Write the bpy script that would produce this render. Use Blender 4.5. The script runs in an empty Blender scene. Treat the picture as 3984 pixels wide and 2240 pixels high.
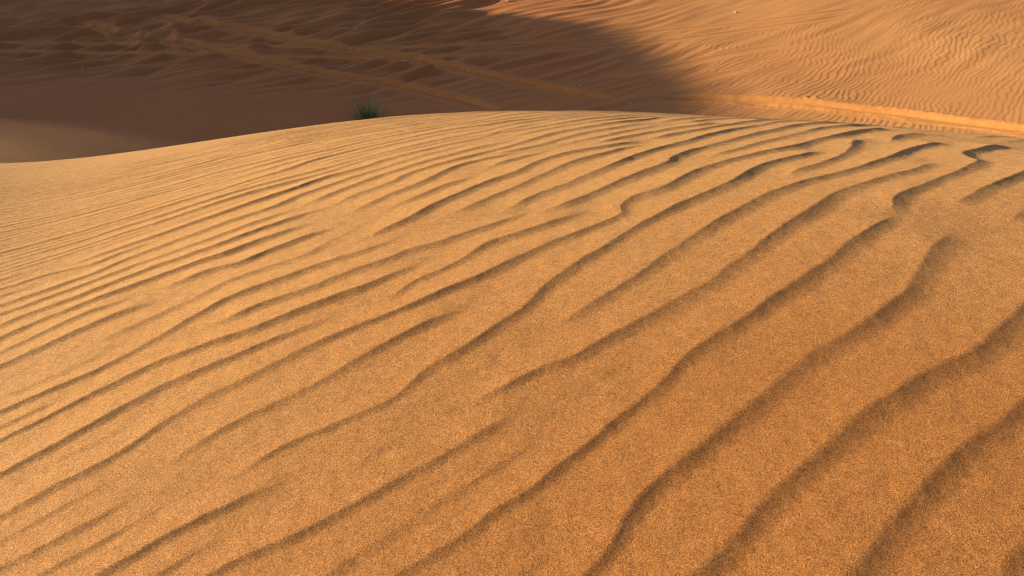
"""Rippled sand dune above a shaded desert hollow."""
import math
import numpy as np
# ---------------------------------------------------------------- camera
CAM_H, PITCH, FPX = 1.15, math.radians(27.0), 2022.0      # focal length in pixels of a 2576 px wide frame
def ray_km(u, v):
    """azimuth tangent k = x/y and slope m = dz/dr of a sight line"""
    dx = (np.asarray(u, float) - 1288.0) / FPX
    dy = (np.asarray(v, float) - 724.0) / FPX
    X = dx; Y = math.cos(PITCH) - dy * math.sin(PITCH); Z = -math.sin(PITCH) - dy * math.cos(PITCH)
    return X / Y, Z / np.sqrt(X * X + Y * Y), Y / np.sqrt(X * X + Y * Y)
# ---------------------------------------------------------------- noise
def _hash(ix, iy, seed):
    h = (ix.astype(np.int64) * 374761393 + iy.astype(np.int64) * 668265263 + seed * 144665) & 0xFFFFFFFF
    h = ((h ^ (h >> 13)) * 1274126177) & 0xFFFFFFFF
    h = h ^ (h >> 16)
    return (h & 0xFFFF).astype(np.float64) / 65535.0 * 2 * math.pi
def perlin(x, y, seed=0):
    x0 = np.floor(x); y0 = np.floor(y); fx = x - x0; fy = y - y0
    u = fx * fx * fx * (fx * (fx * 6 - 15) + 10); v = fy * fy * fy * (fy * (fy * 6 - 15) + 10)
    def g(i, j):
        a = _hash(x0 + i, y0 + j, seed)
        return np.cos(a) * (fx - i) + np.sin(a) * (fy - j)
    return ((g(0, 0) * (1 - u) + g(1, 0) * u) * (1 - v) + (g(0, 1) * (1 - u) + g(1, 1) * u) * v) * 1.5
def sstep(a, b, x):
    t = np.clip((x - a) / (b - a), 0, 1); return t * t * (3 - 2 * t)
def smax(a, b, k):
    h = np.clip(0.5 + 0.5 * (a - b) / k, 0, 1)
    return b + (a - b) * h + k * h * (1 - h)
# ---------------------------------------------------------------- large forms
SIL1 = [(-500, 470), (-200, 436), (0, 411), (200, 395), (380, 377), (490, 357), (600, 343), (735, 323), (880, 302), (1000, 293), (1150, 285),
        (1300, 282), (1450, 282), (1600, 284.5), (1800, 292), (2000, 303), (2200, 318), (2400, 333), (2576, 348), (2800, 372), (3100, 410)]
SIL2 = [(-500, 300), (0, 305), (200, 311), (350, 327), (490, 356), (600, 385), (800, 440)]
_k1, _m1, _ = ray_km(*np.array(SIL1).T)
_k2, _m2, _ = ray_km(*np.array(SIL2).T)
TH1, TH2 = np.arctan(_k1), np.arctan(_k2)
P1 = np.polyfit(TH1, _m1, 6)
P2 = np.polyfit(TH2, _m2, 2)
def polyc(P, th, lo, hi):
    t = np.clip(th, lo, hi); d = np.polyval(np.polyder(P), t)
    return np.polyval(P, t) + d * (th - t) * 0.6
# the near dune: a cubic surface, bright flank to the left, rolling off to the right
CUB = {(0, 0): -0.029065, (0, 1): 0.245805, (0, 2): -0.053303, (0, 3): -0.000346, (1, 0): 0.11801, (1, 1): -0.009913, (1, 2): -0.002495, (2, 0): -0.040934, (2, 1): 0.001984, (3, 0): 0.000522}
def _cubic(x, y):
    xc = np.clip(x, -3.4, 2.9); yc = np.clip(y, -0.5, 8)
    z = sum(c * xc ** i * yc ** j for (i, j), c in CUB.items())
    gx = sum(c * i * xc ** (i - 1) * yc ** j for (i, j), c in CUB.items() if i)
    gy = sum(c * j * xc ** i * yc ** (j - 1) for (i, j), c in CUB.items() if j)
    return z + gx * (x - xc) + gy * (y - yc)
def _dm():
    R = np.linspace(3, 8.5, 300)[:, None]
    q = [i for i, p in enumerate(SIL1) if -150 < p[0] < 2600]; th, m = TH1[q], _m1[q]
    got = ((_cubic(R * np.sin(th), R * np.cos(th)) - CAM_H) / R).max(0)
    return np.polyfit(th, m - got, 5)
PD = _dm()
def _d0(x, y, r, th):
    t = np.clip(th, -0.66, 0.6)
    return _cubic(x, y) + np.polyval(PD, t) * r * sstep(1.5, 4.5, r)
def dune(x, y):
    r = np.hypot(x, y) + 1e-9; th = np.arctan2(x, y)
    rc = np.minimum(r, 6.5); k = rc / r; k2 = (rc - 0.05) / r
    z = _d0(x * k, y * k, rc, th)
    sl = np.clip((z - _d0(x * k2, y * k2, rc - 0.05, th)) / 0.05, -0.6, 0.3)
    o = r - rc; e = -0.62
    return z + sl * o + (e - sl) * (o - 1.2 * (1 - np.exp(-o / 1.2)))        # slip face at the angle of repose
def shoulder(x, y):
    r = np.hypot(x, y) + 1e-9; th = np.arctan2(x, y)
    m = polyc(P2, np.clip(th, -1.6, 1.0), TH2[0], TH2[-1])
    r2 = 9.6; b2 = 0.055; fall = 0.004 + 0.05 * sstep(-0.46, -0.36, th)
    o = np.clip(r - r2, 0, 4)
    z = CAM_H + m * r - np.where(r < r2, b2 * (r - r2) ** 2, fall * o * o + 2 * fall * o * (r - r2 - o))
    return z
def valley(x, y):
    z = -2.75 + 0.055 * np.maximum(y - 9, -6)
    z = z + 0.075 * 1.6 * np.log1p(np.exp(np.clip((x - 2.6) / 1.6, -30, 30)))          # far slope climbing to the right
    z = z + 0.10 * 2.0 * np.log1p(np.exp(np.clip((y - 19.0) / 2.0, -30, 30)))
    z = z + 0.10 * perlin(x * 0.16 + 3.1, y * 0.16, 5) + 0.035 * perlin(x * 0.5, y * 0.5, 6)
    return z
SUN_EL, SUN_AZ = 13.0, -82.0
RIDGE_X = -34.0
# edge of the big shadow on the hollow floor, as seen from the camera
EDGE = [(1790, 290), (1780, 240), (1760, 180), (1690, 125), (1590, 88), (1450, 55), (1270, 32), (1040, 18), (820, 6)]
EDGE_NEAR = [(-100, 340), (100, 332), (330, 350)]
def _ridge_profile():
    te = math.tan(math.radians(SUN_EL)); sa = math.radians(SUN_AZ); lx, ly = -math.sin(sa), -math.cos(sa)   # way of the light
    te = te / lx
    ys, ts = [], []
    for pts, fn in ((EDGE_NEAR, base_near), (EDGE, valley)):
        for u, v in pts:
            p = unproject(u, v, fn)[0]; z = fn(p[:1], p[1:])[0]
            q = (p[0] - RIDGE_X) / lx
            ys.append(p[1] - q * ly); ts.append(z + q * lx * te)
    o = np.argsort(ys); ys = list(np.array(ys)[o]); ts = list(np.array(ts)[o])
    y0, y1 = ys[0], ys[-1]
    ys = [y0 - 30, y0 - 8, y0 - 1.5] + ys + [y1 + 6, y1 + 20, y1 + 45]; ts = [0.3, 1.5, ts[0] - 0.9] + ts + [ts[-1] - 0.5, 2.0, 1.0]
    return np.array(ys), np.array(ts)
_RP = []
def left_ridge(x, y):
    """the tall dune outside the frame on the left, whose shade fills the hollow"""
    if not _RP: _RP.append(_ridge_profile())
    top = np.interp(y, *_RP[0]) + 0.10 * perlin(y * 0.45, y * 0 + 2.2, 10)
    d = x - RIDGE_X
    return np.where(d > 0, top - 0.45 * (np.sqrt(d * d + 0.3) - 0.55), top - 0.3 * (np.sqrt(d * d + 0.3) - 0.55))
def base_near(x, y):
    return smax(dune(x, y), shoulder(x, y), 0.06)
def base(x, y):
    return smax(smax(base_near(x, y), valley(x, y), 0.22), left_ridge(x, y), 0.5)
def unproject(u, v, fn=base, r0=0.5, r1=60.0):
    """first hit of the sight line through pixel (u, v) of the 2576 px frame"""
    k, m, c = ray_km(np.atleast_1d(u), np.atleast_1d(v))
    rs = np.geomspace(r0, r1, 2400)
    out = []
    for kk, mm in zip(k, m):
        s = math.atan(kk); x = rs * math.sin(s); y = rs * math.cos(s)
        d = fn(x, y) - (CAM_H + mm * rs)
        i = np.argmax(d > 0)
        if d[i] <= 0 or i == 0:
            out.append((np.nan, np.nan)); continue
        t = d[i - 1] / (d[i - 1] - d[i]); r = rs[i - 1] + (rs[i] - rs[i - 1]) * t
        out.append((r * math.sin(s), r * math.cos(s)))
    return np.array(out)
# ---------------------------------------------------------------- settings
RIP_H = 0.062
RIP_AZ = 38.0
STREAK_AZ = 52.0
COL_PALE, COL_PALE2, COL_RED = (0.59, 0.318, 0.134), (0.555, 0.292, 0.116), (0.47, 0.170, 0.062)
GR0, GR1, GR2, GR3 = (0.38, 0.33, 0.30), (0.95, 0.92, 0.88), (1.15, 1.15, 1.12), (1.55, 1.65, 1.85)
COL_AMBER_DIM = (0.43, 0.182, 0.058)
COL_FRESH = (0.62, 0.275, 0.085)
BUMP = 0.0006
SUN_S, SUN_C = 4.5, (1.0, 0.82, 0.46)
SKY_S, SKY_DUST, EXPO = 0.058, 3.0, 1.2
# far tyre tracks, traced in the photograph: points, half width, depth, bank, redness
TRACKS = [
 ([(570,49),(706,81),(815,92),(924,109),(1060,136),(1196,163),(1359,190),(1580,217),(1689,245),(1771,261),(1906,293),(2015,315),(2124,337),(2233,359),(2423,386)], 0.17, 0.07, 0.006, 0.45),
 ([(245,76),(380,103),(489,130),(625,147),(706,158),(815,185),(1033,234),(1196,270),(1336,299),(1472,315),(1580,337),(1689,364),(1798,386),(1879,413),(1960,436)], 0.17, 0.07, 0.006, 0.45),
 ([(-200,160),(0,163),(217,166),(462,166),(652,174),(870,174),(1033,179),(1250,182),(1400,184),(1580,179),(1743,174),(1906,168),(2070,158),(2233,152),(2400,136),(2500,127),(2730,104),(2961,81),(3191,52),(3364,29)], 0.08, 0.012, 0.004, 0.35),
 ([(-200,192),(0,196),(272,201),(543,201),(760,206),(924,217),(1250,220),(1580,218),(1798,212),(2015,201),(2233,190),(2500,167),(2673,150),(2903,115),(3134,86),(3335,52)], 0.08, 0.012, 0.004, 0.35),
 ([(2540,386),(2598,386),(2730,385),(2903,391),(3076,397),(3162,404),(3306,422),(3479,440),(3652,463),(3825,487),(3984,504),(4200,530)], 0.16, 0.05, 0.03, 0.6),
 ([(2820,401),(2960,409),(3100,418),(3250,434),(3400,450),(3600,472),(3800,496),(3984,522),(4200,550)], 0.08, 0.04, 0.02, 0.6),
 ([(2300,300),(2500,278),(2640,255),(2903,196),(3130,167)], 0.13, 0.008, 0.004, 0.4),
 ([(2500,366),(2673,326),(2845,282),(2960,259)], 0.11, 0.006, 0.004, 0.4),
]
PITS = [(620,147,0.30,0.14),(492,128,0.26,0.11),(760,100,0.35,0.10),(300,84,0.3,0.07),(3157,383,0.07,0.03)]
PEBBLES = [(2255,336,0.028,'small white pebble in the shade just above the end of the upper tyre track'),
 (2454,402,0.026,'small white pebble at the shadow edge close behind the dune crest'),
 (1977,2,0.04,'small white pebble at the very top edge of the picture'),
 (2861,50,0.034,'small white pebble on the sunlit far slope'),
 (321,258,0.028,'grey pebble lying alone on the dark smooth sand at the left')]
RIPPLES = [
 (1.0,"-148,535,87 88,721,125 257,861,136 434,1024,157 513,1086,159 662,1221,166 695,1244,171 766,1281,180 831,1327,184 956,1393,190 1005,1427,191 1256,1658,193 1505,1888,194 1754,2120,195 1885,2243,196 2017,2366,195 2148,2490,195 2293,2627,195 2438,2765,195 2583,2903,195 2727,3041,195 2872,3179,196 3018,3316,197 3164,3453,197 3370,3643,198 3592,3845,199 3814,4045,196 4053,4259,172"),
 (1.0,"128,538,142 299,677,163 482,833,172 557,899,169 643,987,162 705,1041,163 801,1117,160 953,1222,147 1104,1353,122 1253,1486,124 1430,1648,125 1607,1811,126 1783,1974,127 1958,2138,127 2104,2275,127 2264,2425,127 2410,2563,127 2570,2714,128 2715,2852,128 2874,3003,129 3034,3154,130 3195,3304,130 3357,3453,131 3534,3615,131 3712,3776,132 3891,3936,132"),
 (1.1,"-603,349,84 -349,544,85 -80,751,83 139,926,90 186,992,114 218,1044,134 260,1087,140 372,1173,149 505,1298,158 640,1420,166 724,1476,170 802,1540,174 900,1612,177 965,1689,179 1131,1919,163 1161,1946,160 1228,1991,156"),
 (1.1,"-808,474,84 -615,618,84 -422,760,85 -229,903,83 -38,1049,84 32,1089,86 48,1102,86 74,1132,85 311,1349,104 369,1431,117 510,1545,151 766,1771,163 822,1828,165 885,1907,167 926,1951,169 1120,2126,111"),
 (1.3,"1129,2088,120 1113,2125,135 1113,2165,146 1127,2202,152 1160,2253,139 1187,2284,130 1231,2324,120 1464,2517,98 1629,2666,164 1652,2699,179 1655,2718,181 1645,2736,180 1642,2756,177 1650,2795,170 1669,2830,159 1706,2877,139 1779,2947,112 1845,2994,138 1952,3049,152 1971,3056,144 2011,3062,127"),
 (1.0,"1270,2157,147 1332,2211,147 1510,2381,134 1674,2505,146 1806,2627,175 1952,2764,191 2083,2887,187 2229,3023,138 2360,3147,123 2489,3272,123 2619,3397,124 2763,3536,124 2967,3728,126 3186,3933,127 3406,4136,128 3628,4338,161 3866,4552,152 4105,4765,152"),
 (1.0,"-117,1323,74 -67,1358,78 -13,1385,85 39,1416,98 113,1447,110 149,1465,115 209,1519,120 310,1586,132 358,1623,137 481,1727,144 553,1797,148 738,2011,156 880,2154,157 940,2235,146 1010,2307,133 1153,2419,113 1323,2528,125 1431,2619,137 1511,2680,145"),
 (1.0,"78,1556,109 207,1681,125 297,1761,131 337,1806,133 399,1885,136 457,1940,139 522,2016,142 686,2191,143 800,2304,145 920,2409,109 1092,2512,106 1251,2634,127 1309,2689,134 1516,2907,127 1561,2946,118 1610,2981,141 1662,3011,163 1754,3051,178"),
 (1.1,"887,2447,126 920,2499,121 947,2529,117 1128,2693,97 1211,2781,106 1235,2814,121 1265,2867,141 1311,2980,127 1357,3047,114 1387,3074,115 1405,3083,117 1444,3093,120"),
 (0.9,"1465,2990,111 1522,3096,145 1566,3163,167 1644,3254,163 1689,3293,165 1723,3314,163 1762,3321,166 1802,3316,168 1853,3286,172"),
 (1.1,"-570,1180,72 -503,1224,71 -458,1264,68 -407,1297,64 -354,1325,65 -261,1362,72 -220,1406,85 -187,1456,96 -124,1505,112 -27,1607,115 45,1677,118 67,1710,119 87,1767,120 122,1816,122 245,1948,121 335,2056,96 432,2158,111 496,2235,127 581,2289,132 695,2402,144 721,2432,142 787,2533,129 842,2591,122 981,2706,116 1174,2851,106"),
 (1.1,"-1460,842,64 -1282,971,64 -1087,1111,64 -972,1192,74 -920,1222,78 -840,1281,74 -795,1321,65 -761,1370,66 -702,1425,79 -656,1463,93 -588,1507,96 -543,1546,95 -411,1638,85 -254,1727,74 -156,1796,102 -85,1833,112 45,1958,116 271,2124,90 328,2181,87 336,2200,90 337,2239,99 342,2259,104 363,2292,115 393,2318,125 445,2349,130 475,2376,133 556,2465,135 618,2544,131 673,2602,122 732,2657,102 871,2772,88 1039,2881,120 1070,2907,125 1223,3066,128 1398,3231,150 1565,3405,160 1745,3593,161"),
 (1.0,"-1046,609,59 -770,808,58 -508,991,60 -472,1010,68 -395,1035,87 -359,1052,92 -308,1086,93 -237,1123,90 -58,1255,91 -6,1287,93 69,1316,97"),
 (0.8,"604,3665,81 701,3773,73 799,3905,72 966,4077,74 1132,4250,77 1359,4477,83 1517,4630,117 1690,4796,115 1835,4933,113 1996,5083,112 2158,5233,111 2320,5381,110 2499,5541,109 2678,5701,155"),
 (0.8,"650,3546,97 711,3604,99 943,3846,140 1091,4008,139"),
 (0.8,"746,3493,100 760,3508,99 806,3575,92 942,3728,80 1139,3989,108 1275,4136,148 1427,4294,151 1597,4465,154 1781,4648,158 1924,4787,160 2084,4939,162 2244,5089,164 2421,5252,163 2613,5427,162 2822,5613,161"),
 (0.9,"-140,2893,61 11,2954,69 47,2973,74 80,2997,80 225,3139,97 298,3235,96 377,3299,96 634,3528,99"),
 (0.8,"162,2982,68 238,3050,73 416,3185,108 553,3334,90 689,3485,73"),
 (1.0,"268,2968,80 405,3090,70 536,3186,82 697,3341,100 763,3390,102 883,3467,123 979,3543,142"),
 (1.0,"508,3056,92 578,3095,97 627,3131,101 687,3185,104 758,3256,100 922,3433,77 1099,3626,148 1310,3896,152 1376,3970,153 1526,4131,156 1678,4290,159 1804,4419,161 1930,4548,163 2158,4772,166 2405,5006,169 2537,5128,170 2684,5263,169 2833,5397,168 2982,5531,174"),
 (1.1,"-50,2258,107 15,2305,111 82,2379,113 156,2446,118 281,2576,126 398,2713,122 516,2850,97 622,2941,117 708,3026,126 751,3093,114 917,3266,108 1098,3481,95 1168,3579,84 1357,3862,82 1561,4082,84 1767,4300,86 1920,4458,88 2090,4628,89"),
 (1.1,"64,2225,77 185,2297,119 289,2392,127 384,2496,130 557,2664,132 566,2682,131 570,2721,126 578,2740,123 628,2803,110 670,2846,105 789,2955,109 1024,3203,122 1129,3325,124 1316,3561,132 1433,3700,152 1637,3920,162 1841,4140,163 2034,4343,162 2274,4584,171 2403,4709,172 2533,4833,174 2679,4970,176 2841,5119,177 3004,5267,179 3183,5427,180"),
 (1.0,"677,2718,92 875,2891,105 1002,3022,109 1129,3152,112 1197,3227,114 1378,3444,121 1521,3587,138 1576,3647,139 1797,3910,124 2002,4129,125 2211,4344,126 2453,4583,125 2699,4818,125 2845,4954,124 2993,5089,124 3141,5223,124 3290,5356,124"),
 (1.2,"-488,2127,66 -386,2191,84 -314,2260,100 -258,2343,111 -188,2415,111 -85,2537,98 17,2633,106 29,2649,107 74,2739,96 142,2812,82 189,2848,91 274,2902,90 453,2992,92 538,3045,79"),
 (1.1,"-208,2255,94 -75,2378,108 25,2478,113 88,2556,107 159,2654,112 228,2727,117 304,2793,106 404,2893,76 453,2927,71 542,2975,71"),
 (1.0,"-103,2703,109 -61,2747,102 -16,2788,93 109,2891,68 175,2938,65"),
 (1.0,"-541,2344,74 -509,2395,89 -416,2502,104 -298,2612,108 -229,2735,93 -176,2796,77 -145,2822,71 -110,2840,66 -24,2894,62 29,2922,62 85,2945,63"),
 (0.9,"-410,2343,106 -373,2393,106 -297,2465,105 -257,2512,103 -167,2600,97 -82,2659,73"),
 (0.6,"-1108,1728,81 -967,1812,82 -860,1906,79 -823,1955,82 -793,1983,85 -724,2025,89 -667,2049,92 -595,2088,95 -580,2100,95 -535,2169,85 -479,2228,73 -418,2282,70"),
 (1.0,"-340,1743,103 -287,1803,90 -240,1867,76 -145,1940,79 -89,1998,95 -68,2031,103 -53,2045,105 102,2136,100 260,2223,103"),
 (1.1,"-1801,1045,69 -1640,1164,69 -1478,1282,69 -1316,1399,62 -1138,1529,58 -1092,1567,59 -1038,1593,63 -987,1624,64 -928,1679,59 -890,1726,65 -861,1753,71 -838,1786,80 -773,1862,91 -742,1888,92 -637,1946,96 -518,2021,93 -377,2096,82 -280,2167,82"),
 (1.0,"-787,1717,82 -743,1758,87 -691,1790,93 -660,1815,96 -550,1864,100 -452,1934,102 -330,2003,102 -283,2040,105 -208,2070,109 -173,2089,112 -5,2199,82 73,2262,71"),
 (1.1,"-1699,985,51 -1554,1091,51 -1408,1197,51 -1262,1303,52 -1117,1408,49 -1087,1436,48 -1035,1467,48 -861,1605,87 -826,1624,84 -657,1692,91 -603,1720,97 -450,1817,99 -394,1840,101 -377,1851,101 -300,1916,93 -199,1983,83"),
 (1.1,"-1574,923,67 -1412,1042,67 -1250,1159,67 -1088,1275,67 -909,1407,86 -853,1465,89 -805,1502,90 -686,1578,91 -615,1616,86 -565,1650,83 -510,1676,82 -443,1721,83 -406,1736,82"),
 (1.0,"-2076,1209,44 -1899,1340,44 -1705,1481,44 -1511,1622,44 -1317,1764,50 -1291,1796,56 -1205,1884,71 -1188,1897,70 -1065,1971,73 -1027,1986,73"),
 (1.0,"-2006,1166,67 -1829,1297,70 -1651,1426,72 -1473,1556,74 -1279,1697,75 -1149,1823,77 -1080,1865,77 -1049,1891,77 -992,1912,77 -958,1933,76 -920,1948,76"),
 (1.0,"-2169,1251,59 -1976,1394,62 -1766,1547,65 -1572,1688,67 -1361,1841,69 -1305,1900,67 -1273,1925,66 -1036,2080,73 -789,2220,84 -705,2276,88 -645,2332,87 -597,2369,84"),
 (1.0,"-2239,1294,38 -2030,1448,38 -1820,1602,37 -1609,1754,37 -1399,1907,66 -1356,1949,67 -1271,2001,67 -1161,2089,68 -1095,2134,67 -1048,2172,67 -994,2197,68 -964,2223,71 -911,2251,75 -843,2294,80 -810,2317,80 -718,2394,75 -580,2476,62"),
 (1.0,"-1016,1988,77 -906,2044,81 -850,2069,83 -790,2086,86 -772,2095,87 -713,2153,90 -665,2192,92 -615,2227,95 -527,2280,80 -497,2308,71"),
 (0.8,"-2316,1347,52 -2106,1501,55 -1880,1666,58 -1669,1818,60 -1442,1982,61 -1405,1998,61 -1258,2104,59 -1212,2144,59 -1026,2265,69 -832,2411,80 -762,2451,84 -682,2512,88"),
 (0.85,"-2380,1379,50 -2155,1545,53 -1928,1710,56 -1701,1874,58 -1474,2037,60 -1369,2096,61 -1325,2137,61 -1272,2166,61 -1242,2193,61 -1207,2242,61 -1118,2323,63 -892,2491,75 -786,2548,82 -728,2630,88 -681,2667,91 -593,2750,86 -539,2809,77 -431,2899,83 -343,2983,80 -263,3044,72 -96,3189,63"),
 (0.6,"-2447,1415,48 -2254,1557,50 -2060,1699,52 -1784,1898,55 -1508,2096,56 -1477,2127,56 -1400,2167,57"),
 (0.9,"-2512,1448,42 -2239,1650,42 -2093,1756,42 -1947,1861,42 -1752,2001,42 -1540,2152,41 -1506,2172,38 -1462,2214,35 -1405,2234,36 -1306,2254,48 -1290,2266,51 -1249,2310,51 -1217,2334,49 -1158,2389,43 -1121,2406,42"),
 (1.0,"-1430,2247,38 -1267,2362,56 -1087,2489,62 -942,2595,71 -781,2715,79 -750,2741,79 -695,2800,82 -591,2860,95 -531,2914,96 -500,2966,90 -486,2980,88 -303,3105,76 -145,3230,63 -116,3258,62 -91,3290,63 -40,3377,69 -4,3426,76 82,3510,93 143,3562,102"),
 (1.0,"-728,2489,86 -568,2644,92 -460,2765,85 -397,2815,85 -292,2911,86 -163,3009,90 -102,3062,96 -17,3116,99 43,3171,88"),
 (1.0,"-623,2451,89 -523,2550,100 -402,2658,99 -380,2714,90 -369,2731,87 -342,2760,81 -267,2827,80 -168,2898,84 -26,3011,77 100,3142,94 184,3255,111 440,3483,114 603,3634,94 657,3694,78 753,3824,78"),
 (0.7,"-3538,2046,38 -3378,2167,38 -3202,2299,38 -3042,2419,39 -2865,2550,39 -2591,2751,39 -2445,2856,39 -2298,2960,39 -2133,3073,38 -1949,3194,38 -1779,3298,38 -1588,3408,35 -1555,3432,35 -1526,3459,36 -1460,3535,50 -1414,3574,56 -1364,3609,56 -1294,3649,53 -1220,3681,49 -948,3755,87 -800,3818,89 -703,3848,73 -551,3903,86 -517,3924,87 -487,3950,88 -290,4088,86 -118,4224,84"),
 (0.8,"-3505,2014,46 -3345,2134,46 -3185,2254,46 -3025,2374,46 -2848,2505,46 -2703,2611,46 -2557,2717,46 -2411,2822,47 -2264,2926,47 -2050,3073,46 -1865,3193,45 -1694,3296,45 -1451,3435,58 -1294,3560,69 -1258,3576,71 -1160,3598,76 -987,3650,84 -876,3695,85 -761,3732,89 -669,3771,80 -510,3857,68 -472,3869,78 -354,3894,107 -317,3909,111 -284,3931,112 -208,3997,113 -157,4029,111 -132,4060,104 -114,4096,93 -95,4153,77 -51,4328,86 127,4488,110 322,4660,108 517,4832,106 712,5004,106 848,5122,105 999,5254,104 1134,5372,104 1285,5504,103 1421,5622,103 1572,5753,102 1708,5871,102 1859,6002,138"),
 (0.8,"-3425,1973,46 -3153,2177,46 -3009,2285,46 -2864,2392,46 -2589,2592,46 -2313,2791,47 -2150,2906,48 -1968,3030,48 -1681,3212,49 -1404,3373,60 -1262,3447,62 -1140,3516,71 -1045,3549,75 -956,3596,65 -881,3626,64 -822,3638,71 -702,3651,93 -663,3660,98 -626,3675,101 -574,3706,99 -475,3775,83 -302,3877,60 -230,3914,62 -118,3958,74 -71,3996,79"),
 (0.6,"-3269,1887,44 -3061,2043,44 -2836,2210,44 -2626,2363,44 -2415,2515,45 -2219,2654,42 -2023,2792,39 -1741,2982,39 -1503,3129,39 -1348,3222,39 -1192,3312,40 -1007,3400,55 -968,3413,63 -829,3446,90 -773,3471,96 -723,3507,99 -569,3600,95 -418,3698,92 -271,3802,77 -128,3911,61"),
 (0.8,"-3162,1815,31 -2953,1970,31 -2728,2136,31 -2534,2277,31 -2323,2429,38 -2061,2613,47 -1798,2795,47 -1598,2928,46 -1428,3033,41 -1320,3125,49 -1222,3195,65 -1187,3216,68 -1003,3297,80 -894,3350,75 -801,3389,62 -733,3432,56 -639,3508,55 -605,3530,56 -293,3671,90 -223,3711,98 -174,3747,98 -144,3774,93 -120,3806,85 -91,3859,72 -51,3951,68 -29,3985,80 -2,4014,92 76,4079,117 160,4166,119 247,4248,121 380,4370,124 512,4492,126 646,4613,129 794,4747,131 928,4867,133 1077,5000,136 1227,5133,139 1376,5266,125 1556,5425,110 1751,5597,111 1931,5756,152 2127,5927,154"),
 (0.8,"-3083,1778,37 -2890,1921,37 -2697,2064,37 -2519,2193,37 -2324,2333,37 -2079,2506,37 -1833,2678,42 -1567,2856,41 -1398,2963,43 -1361,2978,44 -1326,2998,45 -1242,3054,43 -1160,3113,39 -1089,3150,43 -988,3216,70 -951,3234,78 -875,3260,83 -820,3286,82 -735,3339,76 -622,3424,75 -571,3457,74 -291,3617,60 -128,3696,69 -77,3728,80 -16,3781,99 41,3838,113 238,4068,121 427,4246,124 617,4423,121 794,4586,119 971,4748,117 1148,4910,115 1326,5070,113 1550,5271,112 1774,5470,111 1998,5669,109 2239,5880,146"),
 (0.9,"-2835,1646,46 -2642,1789,46 -2448,1931,46 -2253,2071,46 -2041,2222,46 -1894,2325,47 -1746,2428,48 -1599,2531,49 -1435,2645,50 -1286,2746,53 -1119,2858,48 -1043,2925,48 -876,3037,82 -848,3065,81 -813,3115,79 -785,3143,76 -700,3197,72 -573,3296,63 -420,3393,66 -258,3513,107 -129,3571,108 -94,3591,106 64,3715,103 125,3768,109 168,3811,112 270,3936,113 444,4100,117 617,4267,114 791,4432,111 981,4610,109 1142,4759,107 1304,4908,105 1467,5056,104 1630,5204,103 1808,5364,102 1987,5524,101 2167,5684,100 2347,5843,146"),
 (0.8,"-2732,1588,36 -2587,1695,36 -2426,1813,36 -2264,1930,36 -2101,2046,36 -1889,2197,35 -1660,2358,35 -1447,2507,35 -1217,2667,56 -1069,2769,59 -999,2808,65 -872,2870,79 -733,2951,69 -605,3049,61 -484,3122,73 -402,3179,97 -163,3364,96 -118,3404,80 -91,3434,70 15,3581,65 55,3626,66 134,3688,65 313,3849,85 443,3973,90 570,4100,88 699,4226,86 829,4351,85 959,4475,83 1089,4599,82 1221,4722,81 1367,4858,80 1500,4980,79 1633,5101,80 1766,5222,81 1914,5357,83 2168,5583,85 2422,5809,86"),
 (0.8,"139,3606,64 351,3821,66 497,3959,68 653,4115,70 810,4269,71 968,4422,73"),
 (0.8,"-2670,1535,33 -2526,1642,33 -2364,1761,32 -2202,1878,32 -2040,1994,32 -1779,2180,32 -1517,2364,36 -1255,2548,54 -978,2744,68 -795,2829,71 -744,2860,67 -683,2913,59 -583,3012,54 -536,3049,56 -415,3123,58 -283,3214,60 -181,3279,61 -110,3317,62 -34,3342,62 134,3452,73 279,3591,109 423,3732,113 575,3863,121 814,4106,119 941,4233,116 1068,4360,126 1240,4528,144 1428,4707,148 1559,4831,149 1705,4967,148 1837,5090,146 1985,5225,145 2118,5346,144 2266,5480,143 2415,5613,142 2565,5746,160"),
 (0.7,"-844,3025,46 -567,3224,61 -429,3307,66 -286,3417,64 -233,3445,69 -138,3479,75 -102,3497,73 -86,3508,71 -42,3550,66"),
 (0.8,"-6,3228,100 157,3377,74 253,3480,66 348,3553,72 464,3663,79 574,3751,83 619,3791,83 756,3937,77 895,4081,75 1035,4224,75 1190,4380,77 1347,4534,78"),
 (0.9,"-1327,766,69 -1133,906,70 -920,1055,75 -863,1080,79 -744,1162,84 -688,1189,85"),
 (1.0,"-1169,687,83 -941,850,82 -695,1021,80 -631,1069,80 -380,1196,85"),
 (1.1,"-715,1226,62 -676,1273,77 -630,1314,91 -513,1397,98 -443,1439,102 -379,1491,105 -366,1507,105 -274,1588,106 -157,1671,100 -93,1722,96"),
 (0.55,"-672,406,59 -401,612,58 -130,817,81 105,1003,114"),
 (0.61,"-3966,3886,46 -3743,4056,46 -3520,4225,46 -3297,4394,46 -3057,4575,47 -2834,4743,47 -2594,4924,48 -2371,5094,54 -2133,5276,57 -1896,5460,57 -1644,5657,57 -1503,5769,57 -1346,5893,57 -1190,6018,57 -1034,6143,57"),
 (0.79,"474,303,202 674,469,202 887,651,202 1114,847,202 1339,1045,202"),
 (0.55,"-3237,1871,32 -2965,2074,32 -2820,2181,32 -2675,2287,32 -2529,2393,32 -2383,2498,32 -2236,2602,33 -2089,2706,33 -1925,2820,32 -1758,2932,32 -1470,3112,32"),
 (0.61,"1451,1048,169 1630,1208,169 1808,1368,170 1986,1529,171 2179,1704,172 2356,1866,173 2533,2028,175 2709,2191,176 2886,2353,196"),
 (0.77,"287,473,150 548,691,150 699,822,156 850,953,159 1001,1084,143 1152,1215,136 1317,1361,135 1480,1509,136 1730,1739,137 1863,1861,137 1995,1983,138"),
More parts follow.
